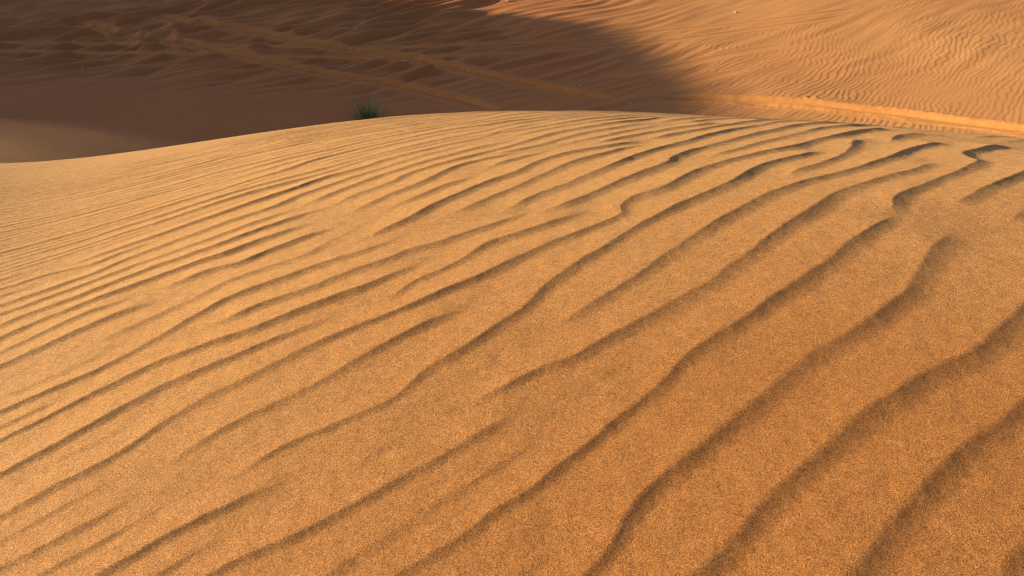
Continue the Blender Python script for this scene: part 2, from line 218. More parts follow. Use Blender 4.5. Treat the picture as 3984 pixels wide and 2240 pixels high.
 (0.67,"-4302,2488,44 -4113,2635,44 -3923,2782,44 -3732,2927,44 -3541,3073,44 -3397,3181,44 -3253,3288,44 -3108,3395,44 -2946,3513,44 -2718,3676,47 -2489,3836,48 -2291,3972,49 -2075,4117,51 -1876,4252,56 -1662,4398,57"),
 (0.7,"-897,518,84 -736,637,84 -558,767,87 -380,896,91 -203,1026,101 -60,1135,94 81,1248,77"),
 (0.81,"-3660,3700,33 -3420,3881,33 -3164,4072,34 -3019,4179,34 -2874,4286,34 -2729,4393,36 -2584,4499,45 -2439,4606,45 -2295,4713,46 -2150,4820,46 -1990,4940,46 -1799,5085,47 -1608,5231,76 -1419,5378,87 -1214,5539,88"),
 (0.64,"2828,4346,187 3017,4524,189 3222,4714,190 3444,4916,191 3668,5116,192"),
 (0.7,"-2811,1624,32 -2634,1755,32 -2457,1885,32 -2279,2013,32 -2099,2141,32 -1936,2257,32 -1772,2371,32 -1608,2486,32 -1444,2600,31 -1196,2769,31"),
 (0.78,"-1196,3733,77 -894,3890,83 -669,4020,88 -485,4140,95 -244,4319,113 -105,4433,114 31,4551,116 243,4734,120 454,4918,124 665,5102,126 891,5299,125 1103,5483,124 1315,5666,123 1527,5849,123 1754,6045,143"),
 (0.67,"1339,2002,179 1500,2152,159 1661,2303,153 1822,2452,139 1983,2603,139 2230,2836,137 2361,2960,136 2491,3084,136 2736,3320,137 2866,3444,137 2997,3567,138 3158,3717,139 3320,3867,140 3482,4015,140 3660,4177,141"),
 (0.24,"-1449,2329,37 -1301,2433,37 -1154,2536,45 -1008,2641,64 -862,2747,46"),
 (0.54,"-4769,4111,46 -4548,4283,46 -4327,4455,46 -4106,4627,46 -3869,4811,47 -3648,4982,48 -3426,5154,48 -3205,5325,49 -2968,5510,49"),
 (0.6,"-3354,2928,46 -3129,3095,46 -2903,3261,46 -2724,3389,47 -2528,3526,48 -2362,3639,48 -2178,3760,49 -2027,3857,50 -1875,3953,54 -1723,4049,59 -1554,4156,67 -1320,4310,79 -1041,4504,84 -895,4610,89 -751,4718,92"),
 (0.67,"-2883,1680,29 -2674,1835,29 -2448,2000,29 -2220,2163,29 -1992,2325,29 -1729,2508,29 -1450,2702,28 -1267,2824,48 -1066,2956,68"),
 (0.73,"-4947,2854,46 -4711,3038,46 -4474,3222,46 -4236,3406,36 -3999,3589,35"),
 (0.79,"3283,2127,202 3417,2247,202 3566,2381,159 3700,2501,147 3849,2634,148 3983,2754,148 4133,2887,149 4268,3006,149 4418,3139,149"),
 (0.71,"-3383,3420,36 -3110,3623,38 -2835,3822,40 -2591,3996,41 -2329,4180,42 -2083,4353,43 -1822,4537,44 -1611,4689,45 -1402,4844,45"),
 (0.79,"2262,2222,146 2393,2345,147 2525,2468,147 2656,2592,148 2787,2715,149 2918,2838,150 3049,2961,150 3181,3084,151 3328,3220,152 3505,3382,152 3697,3557,153 3906,3744,153 4130,3943,202"),
 (0.6,"-741,429,76 -469,633,74 -197,837,72"),
 (0.77,"-3499,2496,29 -3339,2616,30 -3163,2749,30 -2987,2880,30 -2809,3010,30 -2533,3207,30 -2301,3365,30 -2117,3485,30 -1929,3600,30 -1774,3691,31 -1601,3791,32 -1427,3889,52 -1253,3988,57 -1031,4123,60 -879,4221,62 -731,4322,63 -584,4427,64 -424,4546,64"),
 (0.69,"2893,2472,202 3040,2608,202 3201,2758,202 3363,2907,202 3525,3055,202 3659,3176,202 3792,3297,202 3926,3417,202 4075,3550,202"),
 (0.77,"-949,4684,94 -741,4840,94 -536,4999,95 -363,5135,95 -192,5273,95 9,5439,94 209,5605,94 393,5760,93 576,5915,93 759,6069,123 942,6224,129"),
 (0.67,"-3122,1794,40 -2850,1997,40 -2705,2104,40 -2559,2209,40 -2413,2315,40 -2266,2419,40 -2119,2523,41 -1955,2638,41"),
 (0.62,"-3559,3200,46 -3367,3344,43 -3175,3487,42 -3013,3605,42 -2835,3734,42 -2639,3873,43 -2426,4022,43 -2229,4159,47 -2015,4307,53"),
 (0.81,"-4358,3409,27 -4168,3556,27 -3978,3702,27 -3787,3848,40 -3580,4005,46 -3436,4113,47 -3292,4221,47 -3148,4329,48 -3004,4437,48 -2860,4545,49 -2715,4652,49 -2571,4760,50 -2427,4868,52 -2204,5037,57 -1965,5219,61"),
 (0.53,"-3714,2132,46 -3507,2289,46 -3299,2446,46 -3091,2601,46 -2866,2768,46 -2592,2968,47 -2363,3130,47 -2147,3274,48 -1961,3392,48 -1754,3513,48 -1509,3649,58"),
 (0.72,"-1572,3683,45 -1326,3816,47 -1063,3960,51 -874,4073,53 -706,4181,100 -541,4295,110 -316,4461,113 -144,4598,114 56,4764,116"),
 (0.61,"4532,3138,202 4667,3257,202 4818,3388,202 4969,3519,202 5120,3650,202"),
 (0.58,"1317,1154,155 1481,1301,155 1659,1462,155 1821,1610,156 1999,1772,157 2160,1921,187 2336,2084,185 2512,2248,152 2688,2411,153"),
 (0.68,"1994,3171,162 2167,3337,125 2339,3505,126 2511,3672,127 2697,3853,128 2856,4006,130 3030,4171,130 3220,4348,131 3427,4537,131 3649,4739,132 3888,4952,132"),
 (0.7,"-233,5461,111 -1,5652,111 245,5857,110 475,6049,109 720,6255,124"),
 (0.64,"-2289,2510,45 -2044,2683,45 -1780,2864,45 -1595,2984,44 -1390,3108,52"),
 (0.7,"-3898,3126,46 -3675,3296,46 -3451,3464,46 -3243,3620,40 -3033,3774,34 -2790,3950,35 -2530,4136,35 -2285,4309,36 -2024,4495,37"),
 (0.54,"-3350,1937,46 -3110,2117,46 -2869,2296,46 -2626,2473,39 -2383,2648,25"),
 (0.33,"2000,3499,134 2156,3654,135 2312,3809,137 2469,3964,140 2626,4118,186"),
 (0.73,"-2927,1684,34 -2750,1815,34 -2556,1957,34 -2378,2086,34 -2199,2214,34 -2052,2317,34 -1905,2421,34 -1757,2524,34 -1609,2626,33 -1344,2806,32"),
 (0.79,"3717,2136,157 3866,2269,158 4031,2415,159 4196,2560,159 4361,2706,160 4511,2838,160 4677,2983,202 4843,3127,202 5009,3272,202"),
 (0.53,"-2957,1703,31 -2765,1846,31 -2555,2000,31 -2360,2140,32 -2165,2279,32 -1886,2474,32 -1607,2668,31 -1458,2770,30 -1308,2869,30"),
 (0.76,"-2998,3095,32 -2820,3225,47 -2625,3364,47 -2460,3477,48 -2294,3589,48 -2008,3772,50 -1855,3867,53 -1701,3961,58 -1548,4055,65 -1378,4161,74 -1227,4259,83 -1062,4371,92 -817,4545,98 -545,4749,111 -308,4933,113 -75,5122,115"),
 (0.77,"1702,981,202 1881,1140,202 2060,1300,202 2239,1461,202 2418,1621,202 2640,1822,202 2862,2024,202 3084,2226,166 3321,2441,190"),
 (0.75,"-371,4600,78 -167,4760,114 80,4964,117 217,5080,119 354,5197,122 491,5314,124 627,5432,126 764,5549,128 901,5666,130 1037,5783,132 1174,5900,132"),
 (0.58,"1029,591,138 1226,761,138 1421,933,138"),
 (0.56,"-2121,1230,46 -1928,1373,45 -1734,1515,45 -1540,1656,45 -1346,1797,45"),
 (0.62,"-4688,2694,45 -4530,2817,45 -4372,2939,45 -4214,3062,45 -4056,3184,45 -3785,3390,45 -3642,3499,45 -3498,3607,45 -3242,3798,46 -2984,3988,46 -2709,4188,47 -2563,4293,47 -2417,4399,47 -2271,4504,48 -2126,4610,48 -1981,4716,49 -1836,4823,63 -1660,4955,74 -1468,5100,83 -1263,5259,89 -1058,5420,89"),
 (0.75,"-4153,2389,46 -3979,2523,46 -3789,2669,46 -3614,2803,46 -3423,2947,46 -3150,3151,46 -2876,3351,47 -2664,3502,47 -2433,3661,48 -2183,3827,49 -1932,3991,52"),
 (0.64,"-784,5286,73 -518,5498,73 -254,5712,73 -84,5851,73 86,5992,72 255,6132,109 424,6273,122"),
 (0.67,"-4308,3144,46 -4038,3351,46 -3895,3460,46 -3752,3569,46 -3497,3762,46 -3224,3966,47"),
 (0.71,"-2897,1836,28 -2704,1979,33 -2493,2132,33 -2298,2271,33 -2086,2421,33 -1873,2570,33 -1659,2718,35 -1375,2905,53"),
 (0.6,"-4197,2423,36 -4007,2570,36 -3817,2716,36 -3626,2862,36 -3419,3019,36 -3275,3127,34 -3130,3234,34 -2985,3340,35 -2823,3457,35 -2594,3619,35 -2363,3777,36 -2180,3899,36 -1996,4020,37 -1812,4140,38 -1612,4272,36"),
 (0.53,"-2576,3322,31 -2328,3491,31 -2093,3643,32 -1889,3769,33 -1666,3903,34 -1443,4036,63 -1222,4173,74 -1021,4306,77 -808,4455,79 -631,4585,79 -455,4717,80 -313,4828,80 -172,4940,80 -18,5067,86 151,5208,110 289,5324,109 441,5454,109 593,5583,108 745,5713,108"),
 (0.6,"-4346,2510,46 -4140,2669,46 -3918,2840,46 -3712,2998,46 -3488,3167,43 -3312,3299,36 -3135,3429,36 -2974,3547,37 -2812,3664,37"),
 (0.81,"-2589,1490,46 -2347,1668,47 -2088,1856,49 -1942,1961,50 -1779,2077,51 -1633,2181,52 -1469,2296,52"),
 (0.59,"-5174,2982,42 -5033,3093,42 -4875,3216,42 -4718,3339,42 -4560,3462,30"),
 (0.82,"-1259,723,74 -1016,898,74 -818,1035,63 -621,1172,51"),
 (0.59,"-3946,2278,30 -3755,2424,30 -3548,2582,30 -3357,2727,30 -3149,2883,30 -3005,2990,30 -2843,3108,30 -2583,3294,30"),
 (0.75,"-4879,2803,46 -4737,2914,46 -4595,3024,46 -4453,3135,46 -4294,3257,46 -4025,3464,46 -3755,3671,46 -3515,3851,46 -3275,4031,47 -3131,4139,47 -2986,4246,48 -2841,4353,48 -2697,4460,49"),
 (0.71,"2321,1335,149 2530,1521,150 2738,1708,151 2946,1895,152 3169,2096,153"),
 (0.77,"-3029,3731,36 -2884,3837,37 -2737,3942,37 -2591,4047,37 -2427,4162,38 -2280,4266,38 -2133,4369,39 -1986,4474,44 -1824,4590,50 -1597,4755,51 -1373,4922,52 -1198,5056,52 -1008,5203,76 -819,5351,94 -616,5512,94 -429,5663,94 -243,5814,94 -57,5967,94 143,6133,94"),
 (0.79,"-1,4240,77 132,4360,99 282,4494,98 431,4627,97 580,4760,96 730,4892,95 895,5038,94 1060,5183,94 1225,5328,93"),
 (0.58,"-1287,2905,41 -1136,3003,40 -985,3101,66 -834,3199,72 -667,3308,65 -418,3476,61"),
 (0.75,"-4228,2445,46 -4022,2604,46 -3816,2763,37 -3609,2920,30 -3401,3077,30"),
 (0.64,"-979,576,66 -704,776,64 -426,972,55"),
 (0.62,"3438,2463,164 3616,2623,165 3809,2797,176 4003,2970,151 4197,3143,151 4392,3315,152 4588,3487,152 4783,3658,152 4980,3829,153"),
 (0.7,"-4183,4393,29 -4041,4503,36 -3882,4625,37 -3724,4748,37 -3566,4870,37 -3423,4980,37 -3265,5102,37 -3107,5224,37 -2948,5347,37 -2790,5469,44 -2617,5605,54 -2444,5740,59 -2271,5876,64"),
 (0.72,"4090,4048,182 4284,4220,201 4495,4405,201"),
 (0.7,"-5053,2901,46 -4896,3025,46 -4738,3148,46 -4580,3271,46 -4422,3393,46 -4280,3503,46 -4137,3613,46 -3994,3723,46 -3835,3844,46"),
 (0.22,"2428,4263,179 2556,4389,180 2700,4528,182 2831,4651,183 2977,4788,184"),
 (0.66,"-2866,4395,33 -2689,4526,33 -2512,4657,34 -2336,4788,34 -2160,4920,40 -1921,5101,45 -1667,5296,57 -1509,5419,85 -1352,5542,88 -1195,5666,88 -1038,5791,88 -898,5903,88 -742,6029,88 -586,6154,89 -431,6281,113"),
 (0.68,"-2599,2522,46 -2372,2686,47 -2143,2848,47 -1978,2961,48 -1795,3082,49 -1642,3178,49 -1488,3270,48 -1297,3379,44 -1104,3485,44"),
 (0.8,"-5257,3471,46 -5021,3656,42 -4769,3853,42 -4516,4050,42 -4264,4246,42"),
 (0.73,"-3761,3980,46 -3618,4089,47 -3458,4209,47 -3315,4318,47 -3155,4438,48 -3011,4546,48 -2851,4666,49 -2691,4786,49 -2532,4907,50"),
 (0.59,"-4718,2727,46 -4561,2850,46 -4387,2985,46 -4213,3119,46 -4039,3253,46 -3896,3363,46 -3736,3484,46 -3593,3593,46 -3433,3713,46 -3208,3880,47 -2983,4046,48 -2724,4235,48 -2449,4434,49 -2191,4623,54 -1917,4824,37"),
 (0.55,"-4143,4037,32 -3936,4195,46 -3730,4353,47 -3524,4511,47 -3317,4669,48 -3110,4826,48 -2903,4984,49 -2697,5142,50 -2491,5301,54 -2285,5460,60 -2064,5632,68 -1860,5793,76 -1641,5967,84"),
 (0.66,"-2702,1552,46 -2445,1742,46 -2169,1942,46 -2006,2058,46 -1843,2174,45 -1680,2289,45 -1500,2415,45"),
 (0.65,"-751,3893,67 -579,3994,69 -446,4083,70 -252,4225,69 -113,4339,67"),
 (0.69,"-1380,813,70 -1235,919,70 -1072,1035,71 -908,1150,68 -744,1264,71"),
 (0.81,"555,5174,126 812,5396,130 948,5514,132 1085,5631,133 1343,5853,138 1479,5970,140 1616,6087,142"),
 (0.58,"-3369,3099,32 -3160,3254,32 -2950,3408,32 -2772,3536,32 -2592,3663,43 -2443,3765,48 -2278,3877,49 -1995,4065,52 -1711,4253,55"),
 (0.66,"-3971,2297,32 -3780,2443,32 -3573,2601,32 -3382,2746,32 -3174,2902,32 -3030,3009,40 -2868,3127,46 -2608,3313,47"),
 (0.26,"137,1348,93 321,1503,75"),
 (0.61,"1758,3683,117 1897,3827,128 2036,3971,133 2175,4114,135 2330,4271,136"),
 (0.76,"-1334,3480,38 -1211,3546,45"),
 (0.57,"-5095,3705,46 -4875,3878,46 -4654,4050,46 -4433,4222,46 -4212,4394,46"),
 (0.65,"-2770,1604,41 -2625,1711,41 -2480,1818,41 -2334,1923,41 -2172,2040,41 -1976,2179,40 -1780,2317,40 -1583,2455,40 -1370,2603,40"),
 (0.75,"-552,319,55 -378,453,54 -204,588,54"),
 (0.63,"-1874,1077,73 -1632,1254,77 -1390,1431,78"),
 (0.67,"-2681,4752,33 -2490,4896,36 -2298,5041,40 -2107,5187,40 -1917,5333,40 -1743,5468,61 -1570,5604,85 -1398,5740,88 -1210,5890,88"),
 (0.65,"-1947,1119,70 -1770,1249,72 -1592,1379,73 -1415,1509,73 -1237,1638,73"),
 (0.78,"-3795,2816,46 -3652,2926,46 -3492,3046,46 -3332,3166,46 -3172,3286,46 -2913,3474,47 -2653,3660,48"),
 (0.59,"-5404,3212,46 -5152,3410,46 -4884,3619,46 -4616,3828,46 -4348,4037,46 -4158,4184,46 -3968,4330,46 -3777,4477,47 -3571,4635,47 -3381,4781,48 -3190,4927,48 -3000,5073,49 -2794,5231,50 -2635,5354,52 -2477,5476,56 -2320,5599,60 -2162,5722,65"),
 (0.61,"-4528,3590,46 -4370,3712,46 -4196,3847,46 -4021,3981,46 -3847,4115,46 -3656,4260,47 -3449,4418,47 -3258,4563,48 -3050,4720,48"),
 (0.69,"-3291,4616,48 -3020,4822,49 -2750,5028,49 -2480,5235,54 -2338,5345,57 -2195,5455,59 -1975,5627,59 -1755,5800,60 -1535,5975,80 -1301,6162,98"),
 (0.77,"-3582,2061,46 -3407,2194,46 -3231,2326,46 -3055,2457,41 -2862,2600,41 -2587,2801,41 -2310,2998,41 -2112,3133,41 -1927,3253,40 -1773,3345,40 -1564,3464,40"),
 (0.58,"-3888,2236,38 -3681,2394,38 -3474,2551,38 -3267,2708,39 -3059,2864,40 -2914,2971,40 -2768,3077,40 -2507,3262,40 -2275,3419,40 -2073,3548,41 -1851,3683,42 -1695,3774,43 -1539,3863,44"),
 (0.58,"-1992,4531,40 -1765,4695,66 -1540,4861,76 -1316,5030,77 -1095,5201,77"),
 (0.66,"-1639,958,57 -1494,1064,57 -1333,1182,57 -1187,1287,57 -1024,1404,61"),
 (0.69,"-1079,5266,100 -938,5378,96 -781,5502,92 -640,5614,92 -484,5739,92 -329,5865,92 -159,6005,92 11,6145,92 180,6285,109"),
 (0.66,"2118,3087,146 2321,3281,148 2522,3476,149 2724,3670,150 2926,3863,152 3057,3986,153 3189,4109,153 3321,4232,154 3468,4367,154"),
 (0.7,"-2794,3686,30 -2630,3801,30 -2466,3916,30 -2268,4052,31 -2070,4187,32 -1872,4322,32 -1675,4459,63 -1463,4610,76 -1253,4763,78"),
 (0.62,"-3477,1997,30 -3317,2117,30 -3157,2237,30 -2997,2357,30 -2836,2475,31 -2691,2582,31 -2545,2688,31 -2399,2793,31 -2236,2909,31 -2055,3033,30 -1871,3154,30 -1717,3248,29 -1544,3348,29"),
 (0.82,"-5318,3055,31 -5082,3240,31 -4829,3438,31 -4593,3622,31 -4340,3818,32 -4102,4001,40 -3864,4184,46 -3626,4366,47 -3387,4548,47"),
 (0.71,"4239,3983,147 4419,4142,148 4599,4300,148"),
 (0.57,"4406,2528,163 4632,2726,164 4858,2923,164 5085,3120,166 5327,3329,142"),
 (0.79,"-1628,4422,58 -1480,4525,58 -1334,4630,59 -1189,4737,81 -1029,4857,98 -839,5003,105 -634,5163,95 -461,5299,94 -290,5437,94"),
 (0.71,"-4912,2835,36 -4691,3007,37 -4454,3191,37 -4217,3375,37 -3979,3557,35 -3772,3715,33 -3565,3872,33 -3357,4028,34 -3133,4196,34"),
 (0.81,"-5165,3597,46 -4929,3782,42 -4677,3979,42 -4440,4163,42 -4187,4359,42"),
 (0.55,"-2568,5014,39 -2393,5148,39 -2203,5294,40 -2013,5441,67 -1824,5588,73 -1635,5737,73 -1432,5898,73 -1244,6048,98 -1041,6211,105"),
 (0.63,"-1874,4707,44 -1697,4838,70 -1521,4970,71 -1331,5116,72 -1141,5263,72"),
 (0.54,"-2072,4756,40 -1847,4923,67 -1624,5092,77 -1402,5263,87 -1182,5436,97 -931,5634,103 -665,5847,103 -401,6061,103 -262,6175,104 -123,6289,114"),
 (0.74,"-3165,2426,46 -3021,2534,46 -2876,2641,46 -2731,2748,46 -2586,2854,46 -2390,2993,47 -2176,3140,48 -2009,3249,49 -1855,3344,49 -1682,3444,49 -1490,3550,49"),
 (0.76,"-2549,1474,37 -2307,1652,37 -2064,1828,37 -1918,1933,36 -1772,2038,36 -1625,2142,36 -1462,2258,36"),
 (0.76,"-4246,4223,33 -4072,4358,36 -3882,4505,33 -3707,4639,33 -3517,4785,33 -3343,4919,33 -3152,5065,34 -2962,5212,34 -2772,5359,34 -2583,5506,34 -2378,5666,34 -2189,5814,50 -1985,5975,73"),
 (0.56,"-2248,2683,32 -2084,2798,32 -1919,2911,31 -1634,3095,46 -1480,3189,55 -1308,3291,63 -1047,3438,76 -787,3588,70"),
 (0.59,"-4194,4430,34 -4036,4552,34 -3862,4687,34 -3688,4822,34 -3514,4956,34 -3356,5078,34 -3182,5213,34 -3008,5348,34 -2834,5483,34"),
 (0.67,"-1165,5580,86 -946,5754,87 -728,5929,87 -510,6105,87 -293,6282,110"),
 (0.72,"-5006,2878,46 -4849,3001,46 -4691,3124,46 -4533,3247,46 -4359,3381,46"),
 (0.57,"-3758,2158,46 -3567,2303,46 -3360,2460,46 -3152,2616,46 -2944,2771,46 -2701,2949,46 -2441,3134,47 -2225,3280,48 -2023,3410,49 -1835,3523,50 -1608,3650,55"),
 (0.66,"-3316,1907,44 -3059,2099,45 -2802,2289,45 -2543,2477,45 -2283,2664,26"),
 (0.65,"-4649,2687,29 -4507,2798,29 -4365,2908,29 -4223,3018,29 -4064,3140,29 -3810,3335,29 -3555,3528,29 -3331,3696,29 -3106,3862,30 -2864,4039,30 -2620,4215,30"),
 (0.74,"3763,2958,202 3897,3078,202 4031,3198,202 4165,3317,202 4300,3437,202 4435,3556,202 4586,3688,202 4736,3819,202 4887,3950,202"),
 (0.82,"-1097,645,76 -951,750,75 -804,855,74 -640,969,74 -460,1095,55"),
 (0.59,"-1158,2779,43 -1009,2880,52 -861,2982,52"),
 (0.69,"-1004,5442,103 -754,5641,105 -504,5842,105 -365,5955,105 -225,6069,105 -86,6184,107 52,6298,116"),
 (0.76,"3764,4232,171 4003,4445,171 4243,4657,172"),
 (0.64,"-3480,2436,30 -3257,2605,30 -3033,2773,31 -2888,2880,31 -2726,2998,31 -2449,3194,31 -2200,3361,48 -2048,3458,49 -1877,3561,50 -1651,3691,56 -1406,3826,65 -1144,3972,69 -972,4074,72 -820,4171,74"),
 (0.62,"-4516,2598,46 -4358,2721,46 -4200,2843,46 -4042,2965,46 -3883,3087,43 -3612,3293,40 -3340,3497,40"),
 (0.7,"-803,2982,59 -656,3086,61 -510,3191,59"),
 (0.81,"-42,5190,115 96,5306,117 249,5434,120 387,5550,122 539,5680,124 677,5796,126 829,5926,129 982,6055,131 1134,6185,132"),
 (0.69,"-4779,2746,46 -4543,2931,46 -4306,3115,32"),
 (0.65,"-4438,2549,45 -4233,2708,45 -4027,2867,45 -3821,3025,45 -3598,3195,45"),
 (0.58,"-2988,1719,46 -2780,1874,39 -2570,2028,39 -2359,2180,39 -2147,2330,39 -1901,2503,39 -1638,2685,39 -1489,2786,38 -1322,2895,33"),
 (0.56,"-1510,884,69 -1283,1049,70 -1056,1212,70"),
 (0.65,"-4070,2347,46 -3896,2481,46 -3721,2615,46 -3546,2748,46 -3355,2893,33 -3098,3084,27 -2824,3285,27 -2612,3435,27 -2381,3593,27 -2163,3736,28 -1927,3886,29"),
 (0.64,"-3828,2210,46 -3605,2380,46 -3382,2549,28 -3158,2717,28 -2918,2896,28 -2756,3014,28 -2593,3130,28 -2313,3323,28"),
 (0.72,"-1676,4272,59 -1526,4373,65 -1362,4487,80 -1200,4604,89 -1039,4722,96"),
 (0.8,"-3209,4000,31 -3064,4107,31 -2903,4226,32 -2758,4332,32 -2597,4450,32 -2452,4557,32 -2291,4675,33 -2146,4782,33 -1986,4902,33"),
 (0.57,"-5404,3121,46 -5262,3232,46 -5121,3343,46 -4979,3454,46 -4821,3577,46 -4679,3688,46 -4537,3798,46 -4395,3909,46 -4237,4031,46 -4015,4202,46 -3793,4373,47 -3571,4543,47 -3332,4725,48 -3110,4895,48 -2872,5077,49 -2650,5248,51 -2412,5431,56"),
 (0.62,"-1908,4021,47 -1656,4184,49 -1390,4361,77 -1193,4499,87 -998,4639,90"),
 (0.81,"3048,1751,175 3227,1911,177 3406,2071,127 3586,2230,125 3765,2390,126 3944,2550,126 4123,2709,127 4303,2868,127 4483,3027,128"),
 (0.58,"-4554,3490,32 -4364,3637,46 -4158,3796,46 -3952,3954,46 -3746,4112,46 -3602,4221,47 -3459,4330,47 -3315,4438,48 -3172,4547,48 -3028,4655,48 -2885,4764,47 -2741,4872,47 -2598,4981,48"),
 (0.54,"-4323,3383,42 -4117,3542,42 -3911,3700,42 -3704,3858,42 -3496,4015,42 -3353,4123,42 -3193,4243,43 -3032,4362,43 -2872,4482,43 -2711,4601,44 -2551,4721,44 -2391,4841,44 -2231,4961,44"),
 (0.53,"4173,3616,202 4308,3735,202 4458,3867,202 4594,3985,202 4744,4117,202"),
 (0.74,"-1937,2657,36 -1756,2781,35 -1555,2913,35 -1317,3060,47 -1078,3206,55"),
 (0.67,"-4012,2306,46 -3742,2513,37 -3599,2622,37 -3456,2731,37 -3264,2875,37 -3072,3018,37"),
 (0.8,"3292,2551,202 3469,2713,202 3662,2887,202"),
 (0.78,"-3178,1841,28 -2986,1985,29 -2776,2139,29 -2583,2280,29 -2371,2432,29"),
 (0.27,"-328,1170,72 -168,1290,109"),
 (0.65,"-4603,2646,46 -4429,2781,46 -4255,2916,46 -4081,3050,46 -3906,3184,46 -3763,3293,46 -3604,3414,46 -3460,3522,46 -3300,3642,46"),
 (0.82,"-1526,3895,65 -1233,4067,80 -980,4228,87 -716,4410,90 -571,4516,91 -427,4624,91"),
 (0.75,"-3672,2110,43 -3465,2267,43 -3241,2436,43 -3033,2591,43 -2808,2758,43 -2533,2957,43 -2304,3118,43"),
 (0.58,"-2511,4930,46 -2335,5063,46 -2145,5209,46 -1970,5343,47 -1781,5490,47"),
 (0.63,"-2592,4215,33 -2430,4332,47 -2251,4460,48 -2089,4577,48 -1911,4707,49"),
 (0.53,"-1984,4335,56 -1836,4438,61 -1673,4553,68 -1398,4753,75 -1254,4861,89 -1111,4970,96 -952,5092,102 -779,5227,107"),
 (0.22,"1727,3416,109 1897,3586,166 2081,3770,172 2250,3940,175 2433,4124,177"),
 (0.7,"-5339,3344,46 -5072,3554,46 -4804,3763,46 -4535,3972,46 -4393,4082,46 -4251,4193,32"),
 (0.61,"-992,4769,93 -801,4914,94 -611,5061,94 -454,5184,94 -282,5322,94 -96,5474,77 89,5627,76 227,5742,76 365,5858,76 502,5974,75 640,6090,75"),
 (0.75,"-2277,3132,47 -2043,3286,46 -1821,3421,46 -1542,3578,47 -1241,3735,54"),
 (0.59,"-4271,3141,25 -4033,3324,25 -3779,3518,25 -3555,3687,25 -3331,3855,25 -3187,3963,35 -3026,4081,43 -2881,4188,44 -2719,4306,44 -2574,4412,44 -2413,4530,45 -2267,4637,45 -2106,4755,45"),
 (0.3,"-1345,1451,80 -1135,1604,83 -925,1757,73"),
 (0.58,"-714,5219,96 -448,5430,96 -184,5645,96 1,5797,96 186,5951,95 370,6105,95 569,6272,120"),
 (0.69,"-3227,2788,30 -2986,2967,30 -2744,3143,30 -2548,3282,36 -2349,3417,48 -2182,3527,49 -2013,3633,49 -1790,3767,52 -1566,3899,54"),
 (0.79,"-4752,3201,40 -4515,3385,40 -4278,3569,42 -4040,3752,46 -3786,3946,46"),
 (0.74,"-1474,3674,55 -1297,3767,57 -1102,3869,60 -910,3977,63 -705,4102,66 -507,4236,68"),
 (0.25,"1307,5354,127 1518,5539,126 1729,5723,125"),
 (0.73,"-3923,2257,31 -3765,2379,31 -3590,2512,31 -3430,2633,31 -3255,2765,31"),
 (0.79,"-2274,1315,50 -2097,1446,50 -1919,1576,50 -1741,1705,50 -1547,1846,49"),
 (0.7,"5114,3334,202 5251,3451,202"),
 (0.68,"-2641,1518,32 -2496,1625,32 -2351,1731,32 -2205,1837,32 -2043,1954,31 -1831,2105,31 -1602,2266,31 -1389,2416,31 -1161,2577,31"),
 (0.7,"-4478,2575,41 -4336,2685,41 -4194,2796,41 -4052,2906,41 -3909,3015,41 -3670,3197,41 -3414,3390,42"),
 (0.79,"-1343,2919,56 -1072,3090,61"),
 (0.64,"-3035,1755,46 -2923,1839,46"),
 (0.71,"-3907,2433,31 -3669,2616,32 -3414,2809,32 -3222,2953,32 -3029,3096,32"),
 (0.67,"-2639,3692,33 -2375,3873,34 -2110,4052,35 -1844,4230,36 -1563,4422,37"),
 (0.55,"-3390,3379,26 -3133,3569,29 -2858,3769,29 -2581,3966,30 -2434,4070,30 -2286,4173,30"),
 (0.59,"-2591,3349,31 -2360,3507,31 -2142,3649,32 -1854,3829,33 -1700,3922,34 -1546,4015,35"),
 (0.71,"-3263,3647,37 -3037,3813,38 -2794,3990,38 -2616,4118,38 -2420,4257,39 -2225,4396,41 -2030,4536,55"),
 (0.72,"-5134,2953,46 -4929,3113,46 -4724,3273,46 -4519,3433,46 -4313,3592,46"),
 (0.59,"-5374,3101,34 -5232,3212,34 -5075,3336,34 -4933,3447,34 -4775,3570,34 -4633,3680,34 -4476,3803,34 -4333,3913,34 -4175,4035,34"),
 (0.58,"-1934,5200,47 -1776,5322,74 -1618,5444,81 -1461,5568,88 -1304,5692,95 -1132,5829,99 -944,5979,106 -773,6117,107 -586,6268,111"),
 (0.81,"1958,3309,181 2116,3462,116 2287,3631,109 2458,3799,110 2630,3967,111 2788,4120,190 2947,4272,138 3137,4449,136 3328,4625,137 3550,4827,137 3774,5027,137"),
 (0.56,"3002,2352,163 3179,2514,164"),
 (0.26,"1192,5981,81 1375,6137,119"),
 (0.32,"802,5756,112 1031,5950,112 1274,6158,130"),
 (0.62,"-3449,3242,33 -3272,3374,33 -3079,3516,33 -2901,3645,34 -2722,3773,34 -2493,3934,34 -2246,4104,35 -2015,4263,36 -1769,4434,42"),
 (0.55,"-2150,5760,66 -1978,5897,69 -1805,6033,80"),
 (0.64,"-2351,2647,31 -2188,2763,43 -2008,2889,43 -1724,3076,43"),
 (0.53,"-4151,4380,30 -3929,4551,30 -3692,4734,30 -3470,4905,30 -3232,5088,30"),
 (0.62,"-714,4766,76 -444,4973,76 -210,5160,76"),
 (0.8,"-3026,4756,49 -2819,4913,49 -2596,5083,50 -2374,5253,50 -2153,5425,50 -1963,5572,50 -1775,5720,50 -1586,5869,51 -1383,6031,51"),
 (0.68,"-4070,4401,33 -3928,4511,33 -3785,4621,33 -3643,4730,33 -3484,4852,33 -3341,4962,33 -3199,5072,40 -3056,5182,49 -2898,5304,49 -2740,5427,51 -2566,5562,55 -2409,5685,59 -2236,5821,64"),
